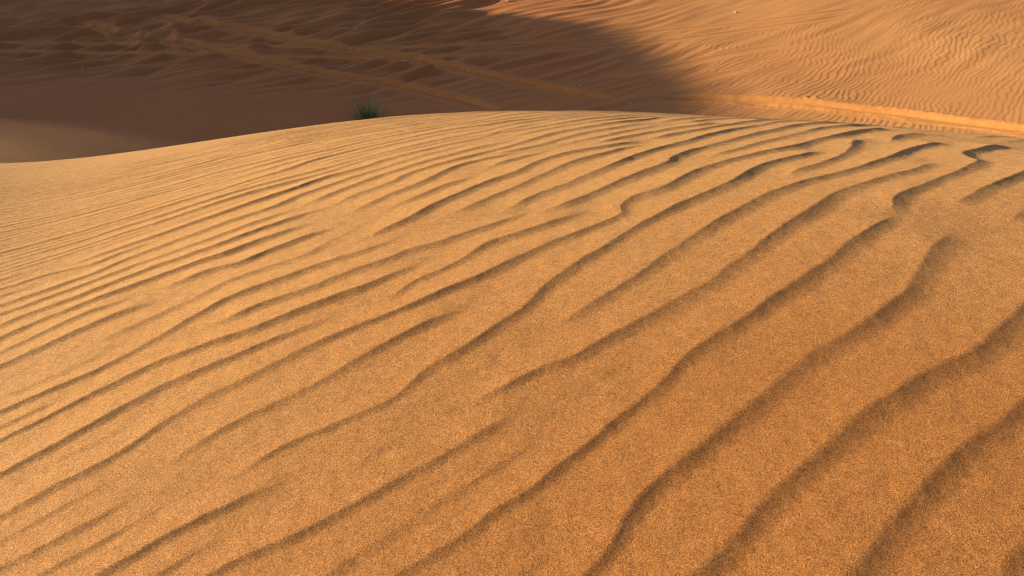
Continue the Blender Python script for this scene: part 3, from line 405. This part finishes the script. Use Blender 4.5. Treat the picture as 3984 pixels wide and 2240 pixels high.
 (0.71,"-5349,3071,39 -5207,3182,39 -5050,3305,39 -4908,3416,39 -4750,3539,39 -4608,3650,39 -4450,3772,40 -4308,3883,40 -4150,4005,40"),
 (0.79,"-4276,2467,33 -4055,2638,33 -3833,2809,33"),
 (0.72,"-3012,4727,32 -2804,4884,32 -2582,5053,33 -2375,5211,33 -2153,5382,33"),
 (0.61,"-5252,3026,46 -5079,3161,46 -4905,3297,46 -4732,3432,46 -4558,3567,46"),
 (0.57,"-3287,3676,42 -3078,3830,42 -2852,3995,43 -2690,4112,43 -2527,4228,29 -2364,4345,28 -2202,4461,28"),
 (0.56,"-2913,1865,31 -2769,1972,31 -2623,2078,31 -2478,2184,31 -2315,2300,31 -2152,2416,32 -1988,2531,32 -1824,2645,32 -1659,2758,31"),
 (0.53,"-1170,5936,77 -983,6086,87 -780,6249,110"),
 (0.79,"-3962,3612,39 -3819,3721,39 -3660,3842,39 -3500,3963,39 -3340,4083,39 -3068,4286,40 -2795,4489,40 -2522,4692,40 -2378,4800,41 -2233,4908,41"),
 (0.69,"-2215,4935,40 -1944,5140,52 -1675,5347,42"),
 (0.74,"-3636,2092,36 -3429,2250,36 -3205,2418,36"),
 (0.75,"3542,4465,131 3765,4665,132 3989,4865,132"),
 (0.26,"3065,4839,186 3242,5000,187 3435,5174,188"),
 (0.72,"-5214,3004,40 -5056,3127,40 -4899,3251,40 -4741,3374,41 -4583,3497,41"),
 (0.79,"-4499,4236,46 -4262,4420,46 -4009,4616,47 -3772,4800,47 -3519,4995,48 -3281,5179,48 -3029,5375,49 -2776,5571,52 -2524,5769,56"),
 (0.76,"-3313,3520,38 -3056,3710,38"),
 (0.21,"-1012,1257,60 -783,1419,71"),
 (0.23,"-383,1373,90 -255,1468,97"),
 (0.6,"-3218,1847,31 -2994,2014,31 -2768,2181,31 -2542,2345,31 -2314,2508,31"),
 (0.8,"-4246,4274,31 -4103,4384,26"),
 (0.26,"-631,1225,63 -452,1353,71"),
 (0.24,"-167,1377,64 21,1526,86"),
 (0.78,"-1746,1014,58 -1569,1144,58 -1374,1285,58 -1180,1426,58 -986,1567,53"),
 (0.77,"-2682,4483,38 -2409,4685,39 -2136,4888,39 -1928,5045,40 -1722,5203,40"),
]
# ---------------------------------------------------------------- scene and grid
import bpy, bmesh, random
from mathutils import Vector
scene = bpy.context.scene
col = scene.collection
random.seed(7)
def build_grid():
    fine = np.radians(np.linspace(-42, 42, 1260))
    side = np.radians(42 + np.cumsum(np.linspace(0.12, 2.6, 100)))
    side = side[side < math.radians(179)]
    th = np.concatenate([-side[::-1], fine, side])
    def steps(r0, r1, q):
        n = int(math.log(r1 / r0) / q); return np.geomspace(r0, r1, n, endpoint=False)
    rr = np.concatenate([steps(0.12, 0.8, 0.03), steps(0.8, 1.8, 0.0021), steps(1.8, 5.7, 0.0019), steps(5.7, 9.0, 0.004),
                         steps(9.0, 23.5, 0.0017), steps(23.5, 40, 0.008), np.geomspace(40, 400, 60)])
    return th, rr
TH, RR = build_grid()
NT, NR = len(TH), len(RR)
GX = RR[:, None] * np.sin(TH)[None, :]
GY = RR[:, None] * np.cos(TH)[None, :]
near_z = base_near(GX, GY); val_z = valley(GX, GY); rid_z = left_ridge(GX, GY)
Z = smax(smax(near_z, val_z, 0.22), rid_z, 0.5)
# beyond the place the dunes roll on
roll = sstep(52, 90, RR)[:, None]
Z = Z * (1 - roll) + roll * (1.0 + 3.0 * perlin(GX * 0.02, GY * 0.02, 31) + 1.0 * perlin(GX * 0.06, GY * 0.06, 32))
dune_mask = near_z > val_z
dune_soft = sstep(-0.05, 0.1, near_z - val_z)
ANG = np.arctan2(GX, GY)

# ---------------------------------------------------------------- ripples of the near dune
def parse(s): return np.array([[float(q) for q in t.split(',')] for t in s.split()]) / 1000.0
def resample(P, step):
    w = P
    for _ in range(2):
        q = w[:-1] * .75 + w[1:] * .25; r = w[:-1] * .25 + w[1:] * .75
        w = np.vstack([w[:1], np.stack([q, r], 1).reshape(-1, w.shape[1]), w[-1:]])
    s = np.r_[0, np.cumsum(np.hypot(np.diff(w[:, 0]), np.diff(w[:, 1])))]
    n = max(3, int(s[-1] / step) + 1); t = np.linspace(0, s[-1], n)
    return np.stack([np.interp(t, s, w[:, i]) for i in range(w.shape[1])], 1), t
def window(x0, x1, y0, y1):
    """rows and columns of the polar grid that cover a box (in front of the camera)"""
    cx = np.array([x0, x0, x1, x1]); cy = np.array([y0, y1, y0, y1])
    a = np.arctan2(cx, np.maximum(cy, 0.02)); rr = np.hypot(cx, cy)
    if x0 < 0 < x1: rmin = abs(y0) if y0 > 0 else 0.1
    else: rmin = math.hypot(min(abs(x0), abs(x1)), max(y0, 0.0))
    i0 = np.searchsorted(RR, rmin) ; i1 = np.searchsorted(RR, rr.max()) + 1
    j0 = np.searchsorted(TH, a.min()); j1 = np.searchsorted(TH, a.max()) + 1
    return max(i0 - 1, 0), min(i1, NR), max(j0 - 1, 0), min(j1, NT)
def field(P, reach):
    """signed distance to a polyline (positive on its right), position along it"""
    P2 = P[:, :2]
    W = window(P2[:, 0].min() - reach, P2[:, 0].max() + reach, P2[:, 1].min() - reach, P2[:, 1].max() + reach)
    i0, i1, j0, j1 = W
    D = np.full((i1 - i0, j1 - j0), 9.0); S = np.zeros_like(D); SG = np.ones_like(D)
    X = WX[i0:i1, j0:j1]; Y = WY[i0:i1, j0:j1]
    for n in range(len(P2) - 1):
        a, b = P2[n], P2[n + 1]; t = b - a; LL = t @ t + 1e-12
        e0, e1, f0, f1 = window(min(a[0], b[0]) - reach, max(a[0], b[0]) + reach, min(a[1], b[1]) - reach, max(a[1], b[1]) + reach)
        e0 = max(e0, i0); e1 = min(e1, i1); f0 = max(f0, j0); f1 = min(f1, j1)
        if e1 <= e0 or f1 <= f0: continue
        sl = (slice(e0 - i0, e1 - i0), slice(f0 - j0, f1 - j0))
        px = X[sl] - a[0]; py = Y[sl] - a[1]
        u = np.clip((px * t[0] + py * t[1]) / LL, 0, 1)
        qx = px - u * t[0]; qy = py - u * t[1]
        d = np.sqrt(qx * qx + qy * qy); m = d < D[sl]
        D[sl][m] = d[m]; S[sl][m] = (n + u)[m]
        SG[sl][m] = np.where(t[0] * py - t[1] * px < 0, 1.0, -1.0)[m]
    return W, D * SG, S
# natural wobble of the crests
WX = GX + 0.006 * perlin(GX * 7, GY * 7, 41) + 0.0014 * perlin(GX * 24, GY * 24, 42)
WY = GY + 0.006 * perlin(GX * 7, GY * 7, 43) + 0.0014 * perlin(GX * 24, GY * 24, 44)
_lx, _ly = -math.sin(math.radians(SUN_AZ)), -math.cos(math.radians(SUN_AZ))
rip = np.zeros_like(Z)
fade = 1 - sstep(0.0, 1.0, (np.hypot(GX, GY) - (4.6 + 1.1 * ANG)) / 0.9) * sstep(-0.08, -0.25, ANG)
for amp, s in RIPPLES:
    P, t = resample(parse(s), 0.03)
    w_ = P[:, 2]; reach = min(0.32, 1.2 * w_.max() + 0.03)
    (i0, i1, j0, j1), d, S = field(P, reach)
    w = np.interp(S, np.arange(len(P)), w_)
    L = t[-1]; sl = np.interp(S, np.arange(len(P)), t)
    tap = min(0.16, L * 0.4)
    tx = np.gradient(P[:, 0]); ty = np.gradient(P[:, 1]); ca = np.abs(tx * _ly - ty * _lx) / (np.hypot(tx, ty) + 1e-9)
    ev = np.convolve(np.pad(np.clip(0.72 / np.maximum(ca, 0.3), 0.6, 1.25), 3, mode='edge'), np.ones(7) / 7, 'valid')
    a = amp * np.interp(S, np.arange(len(P)), ev) * sstep(0, tap, sl) * sstep(0, tap, L - sl)
    lee = (0.38 - 0.10 * (1 - sstep(1.2, 2.6, RR[i0:i1]))[:, None]) * w; dd = d + 0.15 * w
    st_ = np.clip(1 + dd / w, 0, 1.5) ** 1.3; le_ = np.clip(1 - dd / lee, 0, 2) ** 1.6      # long windward ramp, steep lee with a hollow toe
    kr = 0.13 + 0.2 * (1 - sstep(1.1, 2.6, RR[i0:i1]))[:, None]
    hh = np.clip(0.5 + 0.5 * (le_ - st_) / kr, 0, 1); f = np.maximum(le_ + (st_ - le_) * hh - kr * hh * (1 - hh), 0)
    f = np.where(np.abs(d) > reach, 0, f)
    rip[i0:i1, j0:j1] += RIP_H * w * a * f
# ripple height scaled by how squarely the base faces the sun, evening shading contrast
_e = 0.15
face = np.clip(math.tan(math.radians(SUN_EL)) + (base_near(GX + _e * _lx, GY + _e * _ly) - base_near(GX - _e * _lx, GY - _e * _ly)) / (2 * _e), 0.06, 0.5) / 0.23
rip *= face * fade * (0.94 + 0.3 * sstep(0.1, -0.35, ANG) * sstep(1.9, 2.7, np.hypot(GX, GY)) - 0.2 * (1 - sstep(1.2, 2.3, np.hypot(GX, GY))) + 0.62 * sstep(1.9, 3.2, np.hypot(GX, GY)) * sstep(-0.15, 0.3, ANG)) * (0.85 + 0.35 * perlin(GX * 3.1, GY * 3.1, 45))
lump = 0.0006 * perlin(GX * 18, GY * 18, 46) + 0.00025 * perlin(GX * 60, GY * 60, 47)
Z += (rip + lump * (RR < 6)[:, None]) * dune_soft

# ---------------------------------------------------------------- the hollow and the far slope
vm = 1 - dune_soft
def rot(az):
    return GX * math.cos(az) - GY * math.sin(az), GX * math.sin(az) + GY * math.cos(az)     # across, along
SC = 2576 / 3984
def track(pts):
    p = np.array(pts, float) * SC
    w = unproject(p[:, 0], p[:, 1], valley)
    w = w[~np.isnan(w).any(1)]
    return resample(w, 0.12)
red = np.zeros_like(Z)
smooth_out = np.zeros_like(Z)
rut_ids = np.zeros(Z.shape, np.int8)
rutz = np.zeros_like(Z)
for k, (pts, hw, dep, berm, tone) in enumerate(TRACKS):
    P, t = track(pts)
    (i0, i1, j0, j1), d, S = field(P, hw * 4)
    L = t[-1]; sl = np.interp(S, np.arange(len(P)), t)
    X = GX[i0:i1, j0:j1]; Y = GY[i0:i1, j0:j1]
    wv = 1 + 0.12 * perlin(X * 1.1, Y * 1.1, 60 + k)
    x = np.abs(d) / (hw * wv)
    e = sstep(0, 0.8, sl) * sstep(0, 0.8, L - sl)
    crumb = 1 + 0.3 * perlin(X * 6, Y * 6, 80 + k) + 0.2 * perlin(X * 15, Y * 15, 90 + k)
    tread = 0.008 * np.sin(sl * 2 * math.pi / 0.11 + d * 9)
    prof = -dep * (1 - sstep(0.55, 1.0, x)) + berm * crumb * np.exp(-((x - 1.35) / 0.33) ** 2) + tread * (1 - sstep(0.6, 0.9, x)) * (dep > 0.05)
    rutz[i0:i1, j0:j1] += prof * e
    flat = (1 - sstep(1.2, 2.6, x)) * e
    smooth_out[i0:i1, j0:j1] = np.maximum(smooth_out[i0:i1, j0:j1], flat)
    red[i0:i1, j0:j1] = np.maximum(red[i0:i1, j0:j1], tone * (1 - sstep(0.9, 2.0, x)) * e)
    rid = rut_ids[i0:i1, j0:j1]
    rid[(x < 1.3) & (e > 0.2)] = k + 1
rutz *= vm
# wind ripples of the far slope
ac, al = rot(math.radians(RIP_AZ))
lam_v = 0.108
wx = 0.085 * perlin(GX * 1.5, GY * 1.5, 51) + 0.045 * perlin(GX * 3.6, GY * 3.6, 52) + 0.5 * perlin(GX * 0.25, GY * 0.25, 53)
ph = (ac + wx) / lam_v + 0.25 * perlin(ac * 2.2, al * 0.9, 54)
fr = ph - np.floor(ph)
saw = np.where(fr < 0.75, (fr / 0.75) ** 1.3, 1 - sstep(0.75, 1.0, fr))
rmask = sstep(-2.5, 2.0, GX - 0.10 * (GY - 12)) * (0.25 + 0.75 * sstep(0.5, 4.5, GX)) * (1 - 0.75 * sstep(15.0, 20.0, GY - 0.35 * GX))
rmask *= np.clip(0.75 + 0.7 * perlin(GX * 0.6, GY * 0.6, 55), 0.1, 1.2)
Z += 0.0062 * saw * rmask * vm * (1 - smooth_out) * (RR < 40)[:, None]
# wind-drawn streaks and mounds of the upper slope
ac, al = rot(math.radians(STREAK_AZ))
wob = 0.25 * perlin(GX * 0.35, GY * 0.35, 57)
st = perlin((ac + wob) / 0.55, al / 2.6, 56)
st2 = perlin((ac + wob) / 0.26, al / 1.5, 58)
up = sstep(13.5, 17.5, GY + 0.10 * GX) * (1 + 1.6 * sstep(0.5, -2.0, GX)) * (1 - 0.85 * sstep(-2.0, 3.5, GX))
low = sstep(11.0, 14.0, GY + 0.55 * GX) * (1 - 0.8 * sstep(2.0, 6.0, GX))
Z += vm * (1 - 0.9 * smooth_out) * (RR < 60)[:, None] * (up * (0.10 * (np.abs(st) ** 1.2 - 0.25) + 0.03 * st2) + low * 0.018 * st2)
Z += rutz
# scuffed hollows beside the tracks
pits = np.zeros_like(Z)
for (u, v, ra, de) in PITS:
    w = unproject(u * SC, v * SC, valley)[0]
    d = np.hypot(GX - w[0], (GY - w[1]) * 0.8) / ra
    pits += -de * np.exp(-d ** 2 * 1.6) + 0.45 * de * np.exp(-((d - 1.35) / 0.4) ** 2)
Z += pits * vm

# ---------------------------------------------------------------- materials
def nn(nt, kind, **kw):
    n = nt.nodes.new(kind)
    for a, b in kw.items(): setattr(n, a, b)
    return n
def sand_material(name):
    m = bpy.data.materials.new(name); m.use_nodes = True
    nt = m.node_tree; L = nt.links.new; bs = nt.nodes['Principled BSDF']
    tc = nn(nt, 'ShaderNodeTexCoord'); P = tc.outputs['Object']
    def noise(scale, det=2.0, rough=0.5):
        n = nn(nt, 'ShaderNodeTexNoise'); n.inputs['Scale'].default_value = scale; n.inputs['Detail'].default_value = det
        n.inputs['Roughness'].default_value = rough; L(P, n.inputs['Vector']); return n.outputs['Fac']
    def ramp(fac, *stops):
        r = nn(nt, 'ShaderNodeValToRGB'); e = r.color_ramp.elements
        while len(e) < len(stops): e.new(0.5)
        for q, (p, c) in zip(e, stops): q.position = p; q.color = (*c, 1)
        L(fac, r.inputs['Fac']); return r.outputs['Color']
    def mix(fac, a, b, mode='MIX'):
        x = nn(nt, 'ShaderNodeMix', data_type='RGBA', blend_type=mode)
        if isinstance(fac, float): x.inputs['Factor'].default_value = fac
        else: L(fac, x.inputs['Factor'])
        for s, v in ((6, a), (7, b)):
            if isinstance(v, tuple): x.inputs[s].default_value = (*v, 1)
            else: L(v, x.inputs[s])
        return x.outputs[2]
    def math_(op, a, b):
        x = nn(nt, 'ShaderNodeMath', operation=op, use_clamp=(op == 'SUBTRACT'))
        for i, v in enumerate((a, b)):
            if isinstance(v, float): x.inputs[i].default_value = v
            else: L(v, x.inputs[i])
        return x.outputs[0]
    at = nn(nt, 'ShaderNodeAttribute', attribute_name='red_sand'); redf = at.outputs['Fac']
    pale = mix(noise(1.3, 3.0), COL_PALE, COL_PALE2)
    fr = nn(nt, 'ShaderNodeAttribute', attribute_name='fresh_sand')
    am = nn(nt, 'ShaderNodeAttribute', attribute_name='amber_dim_sand')
    base_c = mix(fr.outputs['Fac'], mix(redf, mix(am.outputs['Fac'], pale, COL_AMBER_DIM), COL_RED), COL_FRESH)
    # single grains: dark iron-stained, pale quartz
    vo = nn(nt, 'ShaderNodeTexVoronoi'); vo.inputs['Scale'].default_value = 700.0; L(P, vo.inputs['Vector'])
    sep = nn(nt, 'ShaderNodeSeparateColor'); L(vo.outputs['Color'], sep.inputs['Color'])
    grain = ramp(sep.outputs[0], (0.0, GR0), (0.45, GR1), (0.8, GR2), (1.0, GR3))
    c = mix(1.0, base_c, grain, 'MULTIPLY')
    cl = ramp(noise(38.0, 4.0, 0.65), (0.3, (0.86, 0.84, 0.82)), (0.7, (1.1, 1.1, 1.1)))
    c = mix(1.0, c, cl, 'MULTIPLY')
    L(c, bs.inputs['Base Color'])
    bs.inputs['Roughness'].default_value = 0.85
    bs.inputs['Diffuse Roughness'].default_value = 0.15
    bs.inputs['Specular IOR Level'].default_value = 0.25
    hgt = math_('ADD', math_('MULTIPLY', noise(600.0, 3.0, 0.7), 1.0), math_('MULTIPLY', noise(120.0, 2.0), 0.9))
    b = nn(nt, 'ShaderNodeBump'); b.inputs['Strength'].default_value = 1.0; b.inputs['Distance'].default_value = BUMP
    L(hgt, b.inputs['Height']); L(b.outputs['Normal'], bs.inputs['Normal'])
    return m
sand = sand_material('desert_sand')

def sheet(name, faces_mask, zone):
    """the faces of the ground grid under the mask, as one mesh object"""
    fi, fj = np.nonzero(faces_mask)
    a = fi * NT + fj; b = fi * NT + (fj + 1); c = (fi + 1) * NT + (fj + 1); d = (fi + 1) * NT + fj
    q = np.stack([a, d, c, b], 1)
    used = np.zeros(NR * NT, bool); used[q.ravel()] = True
    idx = np.nonzero(used)[0]; remap = np.full(NR * NT, -1, np.int32); remap[idx] = np.arange(len(idx), dtype=np.int32)
    co = np.stack([GX.ravel()[idx], GY.ravel()[idx], Z.ravel()[idx]], 1).astype(np.float32)
    q = remap[q].astype(np.int32)
    me = bpy.data.meshes.new(name)
    me.vertices.add(len(co)); me.vertices.foreach_set('co', co.ravel())
    me.loops.add(q.size); me.loops.foreach_set('vertex_index', q.ravel())
    me.polygons.add(len(q)); me.polygons.foreach_set('loop_start', np.arange(0, q.size, 4, dtype=np.int32))
    me.polygons.foreach_set('use_smooth', np.ones(len(q), bool))
    for an, fld in (('red_sand', zone), ('fresh_sand', fresh), ('amber_dim_sand', amber)):
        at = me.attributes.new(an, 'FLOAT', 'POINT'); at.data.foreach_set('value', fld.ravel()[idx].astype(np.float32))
    me.update(calc_edges=True)
    me.materials.append(sand)
    o = bpy.data.objects.new(name, me); o['kind'] = 'structure'; col.objects.link(o)
    return o
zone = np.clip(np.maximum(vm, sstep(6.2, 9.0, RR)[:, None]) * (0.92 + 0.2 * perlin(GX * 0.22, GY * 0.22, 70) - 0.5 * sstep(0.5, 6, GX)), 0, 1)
amber = np.clip((1 - sstep(0.8, 3.0 + 0.6 * ANG, RR[:, None])) * dune_soft * (0.75 + 0.45 * sstep(-0.4, 0.5, ANG)) + 0.15 * perlin(GX * 1.7, GY * 1.7, 71), 0, 1)   # coarser amber grains near, weighted to the right to paint in its dimmer light
fresh = red * vm                                                             # freshly turned orange sand in the ruts
fm = dune_mask[:-1, :-1]
rt_ = rut_ids[:-1, :-1]
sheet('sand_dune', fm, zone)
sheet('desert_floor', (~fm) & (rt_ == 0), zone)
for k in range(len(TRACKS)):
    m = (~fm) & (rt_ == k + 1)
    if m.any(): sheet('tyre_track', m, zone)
def ground_z(x, y):
    r = math.hypot(x, y); t = math.atan2(x, y)
    return float(Z[np.searchsorted(RR, r), np.searchsorted(TH, t)])

# ---------------------------------------------------------------- things
def flat_material(name, c, rough=0.8, var=0.25):
    m = bpy.data.materials.new(name); m.use_nodes = True; nt = m.node_tree; bs = nt.nodes['Principled BSDF']
    n = nn(nt, 'ShaderNodeTexNoise'); n.inputs['Scale'].default_value = 18.0
    tc = nn(nt, 'ShaderNodeTexCoord'); nt.links.new(tc.outputs['Object'], n.inputs['Vector'])
    r = nn(nt, 'ShaderNodeValToRGB')
    r.color_ramp.elements[0].color = (*[q * (1 - var) for q in c], 1); r.color_ramp.elements[0].position = 0.3
    r.color_ramp.elements[1].color = (*[min(1, q * (1 + var)) for q in c], 1); r.color_ramp.elements[1].position = 0.7
    nt.links.new(n.outputs['Fac'], r.inputs['Fac']); nt.links.new(r.outputs['Color'], bs.inputs['Base Color'])
    bs.inputs['Roughness'].default_value = rough
    return m
def link(name, bm, mat, parent=None):
    me = bpy.data.meshes.new(name); bm.to_mesh(me); bm.free(); me.materials.append(mat)
    o = bpy.data.objects.new(name, me); col.objects.link(o)
    if parent: o.parent = parent
    return o
def blade(bm, base_, az, lean, length, width, curl):
    """one narrow leaf: a tapering ribbon folded along its midrib"""
    n = 7; p = Vector(base_); ang = lean; rows = []
    side = Vector((math.cos(az), -math.sin(az), 0)); fwd = Vector((math.sin(az), math.cos(az), 0))
    for i in range(n):
        t = i / (n - 1); w = width * (1 - t ** 1.6) + 0.0006
        up = Vector((0, 0, 1)) * math.sin(ang) - fwd * math.cos(ang)
        rows.append([bm.verts.new(p - side * w), bm.verts.new(p + up * w * 0.5), bm.verts.new(p + side * w)])
        d = fwd * math.sin(math.pi / 2 - ang) + Vector((0, 0, 1)) * math.sin(ang)
        p = p + d * (length / (n - 1)); ang -= curl / n
    for a, b in zip(rows, rows[1:]):
        for q in range(2): bm.faces.new((a[q], a[q + 1], b[q + 1], b[q]))
tw = unproject(np.array([928.0]), np.array([303.0]), valley)[0]
tuft = bpy.data.objects.new('grass_tuft', None); col.objects.link(tuft)
tuft.location = (tw[0], tw[1], ground_z(tw[0], tw[1]))
tuft['label'] = 'dark green tuft of wiry desert grass growing behind the near dune crest'; tuft['category'] = 'grass tuft'
g = bmesh.new(); s_ = bmesh.new()
for i in range(260):
    a = random.uniform(0, 2 * math.pi); q = abs(random.gauss(0, 0.075))
    out = random.uniform(-0.5, 0.5) + a
    L_ = random.uniform(0.22, 0.56) * (1.0 if random.random() < .75 else 1.25)
    blade(g, (q * math.sin(a) * 1.5, q * math.cos(a), -0.03), out, math.radians(random.uniform(52, 88) - 90 * q), L_, random.uniform(0.0022, 0.004), random.uniform(0.1, 0.7))
for i in range(110):
    a = random.uniform(0, 2 * math.pi); q = abs(random.gauss(0, 0.11))
    blade(g, (q * math.sin(a) * 1.3, q * math.cos(a), -0.02), a + random.uniform(-.4, .4), math.radians(random.uniform(25, 55)), random.uniform(0.15, 0.34), 0.003, random.uniform(0.2, 0.8))
for i in range(26):
    a = random.uniform(0, 2 * math.pi); q = random.uniform(0.05, 0.16)
    blade(s_, (q * math.sin(a) * 1.5, q * math.cos(a), -0.02), a, math.radians(random.uniform(30, 80)), random.uniform(0.2, 0.5), 0.002, random.uniform(0.0, 0.5))
link('green_blades', g, flat_material('wiry_grass', (0.25, 0.30, 0.13), 0.8, 0.35), tuft)
link('dry_stalks', s_, flat_material('dry_straw', (0.16, 0.12, 0.06), 0.8, 0.3), tuft)

stone_mat = flat_material('pale_stone', (0.55, 0.5, 0.43), 0.7, 0.15)
for (u, v, size, lab) in PEBBLES:
    w = unproject(np.array([u * SC]), np.array([v * SC]), valley)[0]
    bm = bmesh.new(); bmesh.ops.create_icosphere(bm, subdivisions=3, radius=size * 0.75)
    o3 = random.random() * 40
    for vv in bm.verts:
        n1 = perlin(np.array([vv.co.x / size * 0.9 + o3]), np.array([vv.co.y / size * 0.9 + vv.co.z / size * 0.7]), 99)[0]
        vv.co *= 1 + 0.3 * n1; vv.co.z *= 0.72; vv.co.x *= 1.15
    for f in bm.faces: f.smooth = True
    o = link('pebble', bm, stone_mat)
    o.location = (w[0], w[1], ground_z(w[0], w[1]) + size * 0.35); o.rotation_euler.z = random.uniform(0, 6)
    o['label'] = lab; o['category'] = 'pebble'; o['group'] = 'pale pebbles on the far sand'

# ---------------------------------------------------------------- light, camera
world = bpy.data.worlds.new('World'); scene.world = world; world.use_nodes = True
nt = world.node_tree; sky = nt.nodes.new('ShaderNodeTexSky'); sky.sky_type = 'NISHITA'; sky.sun_disc = False
sky.sun_elevation = math.radians(SUN_EL); sky.sun_rotation = math.radians(SUN_AZ); sky.altitude = 100; sky.air_density = 1.0; sky.dust_density = SKY_DUST
bg = nt.nodes['Background']; nt.links.new(sky.outputs['Color'], bg.inputs['Color']); bg.inputs['Strength'].default_value = SKY_S
sl = bpy.data.lights.new('sun', 'SUN'); sl.energy = SUN_S; sl.angle = math.radians(0.7); sl.color = SUN_C
so = bpy.data.objects.new('sun', sl); col.objects.link(so)
az, el = math.radians(SUN_AZ), math.radians(SUN_EL)
to_sun = Vector((math.sin(az) * math.cos(el), math.cos(az) * math.cos(el), math.sin(el)))
so.rotation_euler = to_sun.to_track_quat('Z', 'Y').to_euler()
so.location = to_sun * 50
cam = bpy.data.cameras.new('camera'); cam.sensor_width = 36; cam.lens = 36 * FPX / 2576; cam.clip_start = 0.02; cam.clip_end = 2000
co_ = bpy.data.objects.new('camera', cam); col.objects.link(co_)
co_.location = (0, 0, CAM_H); co_.rotation_euler = (math.pi / 2 - PITCH, 0, 0)
cam.dof.use_dof = True; cam.dof.focus_distance = 1.9; cam.dof.aperture_fstop = 12.0
scene.camera = co_
vs = scene.view_settings; scene.display_settings.display_device = 'sRGB'
vs.view_transform = 'Standard'; vs.look = 'None'; vs.exposure = EXPO; vs.gamma = 1.0; vs.use_curve_mapping = False
scene.cycles.filter_width = 1.05; scene.cycles.max_bounces = 6; scene.cycles.diffuse_bounces = 3
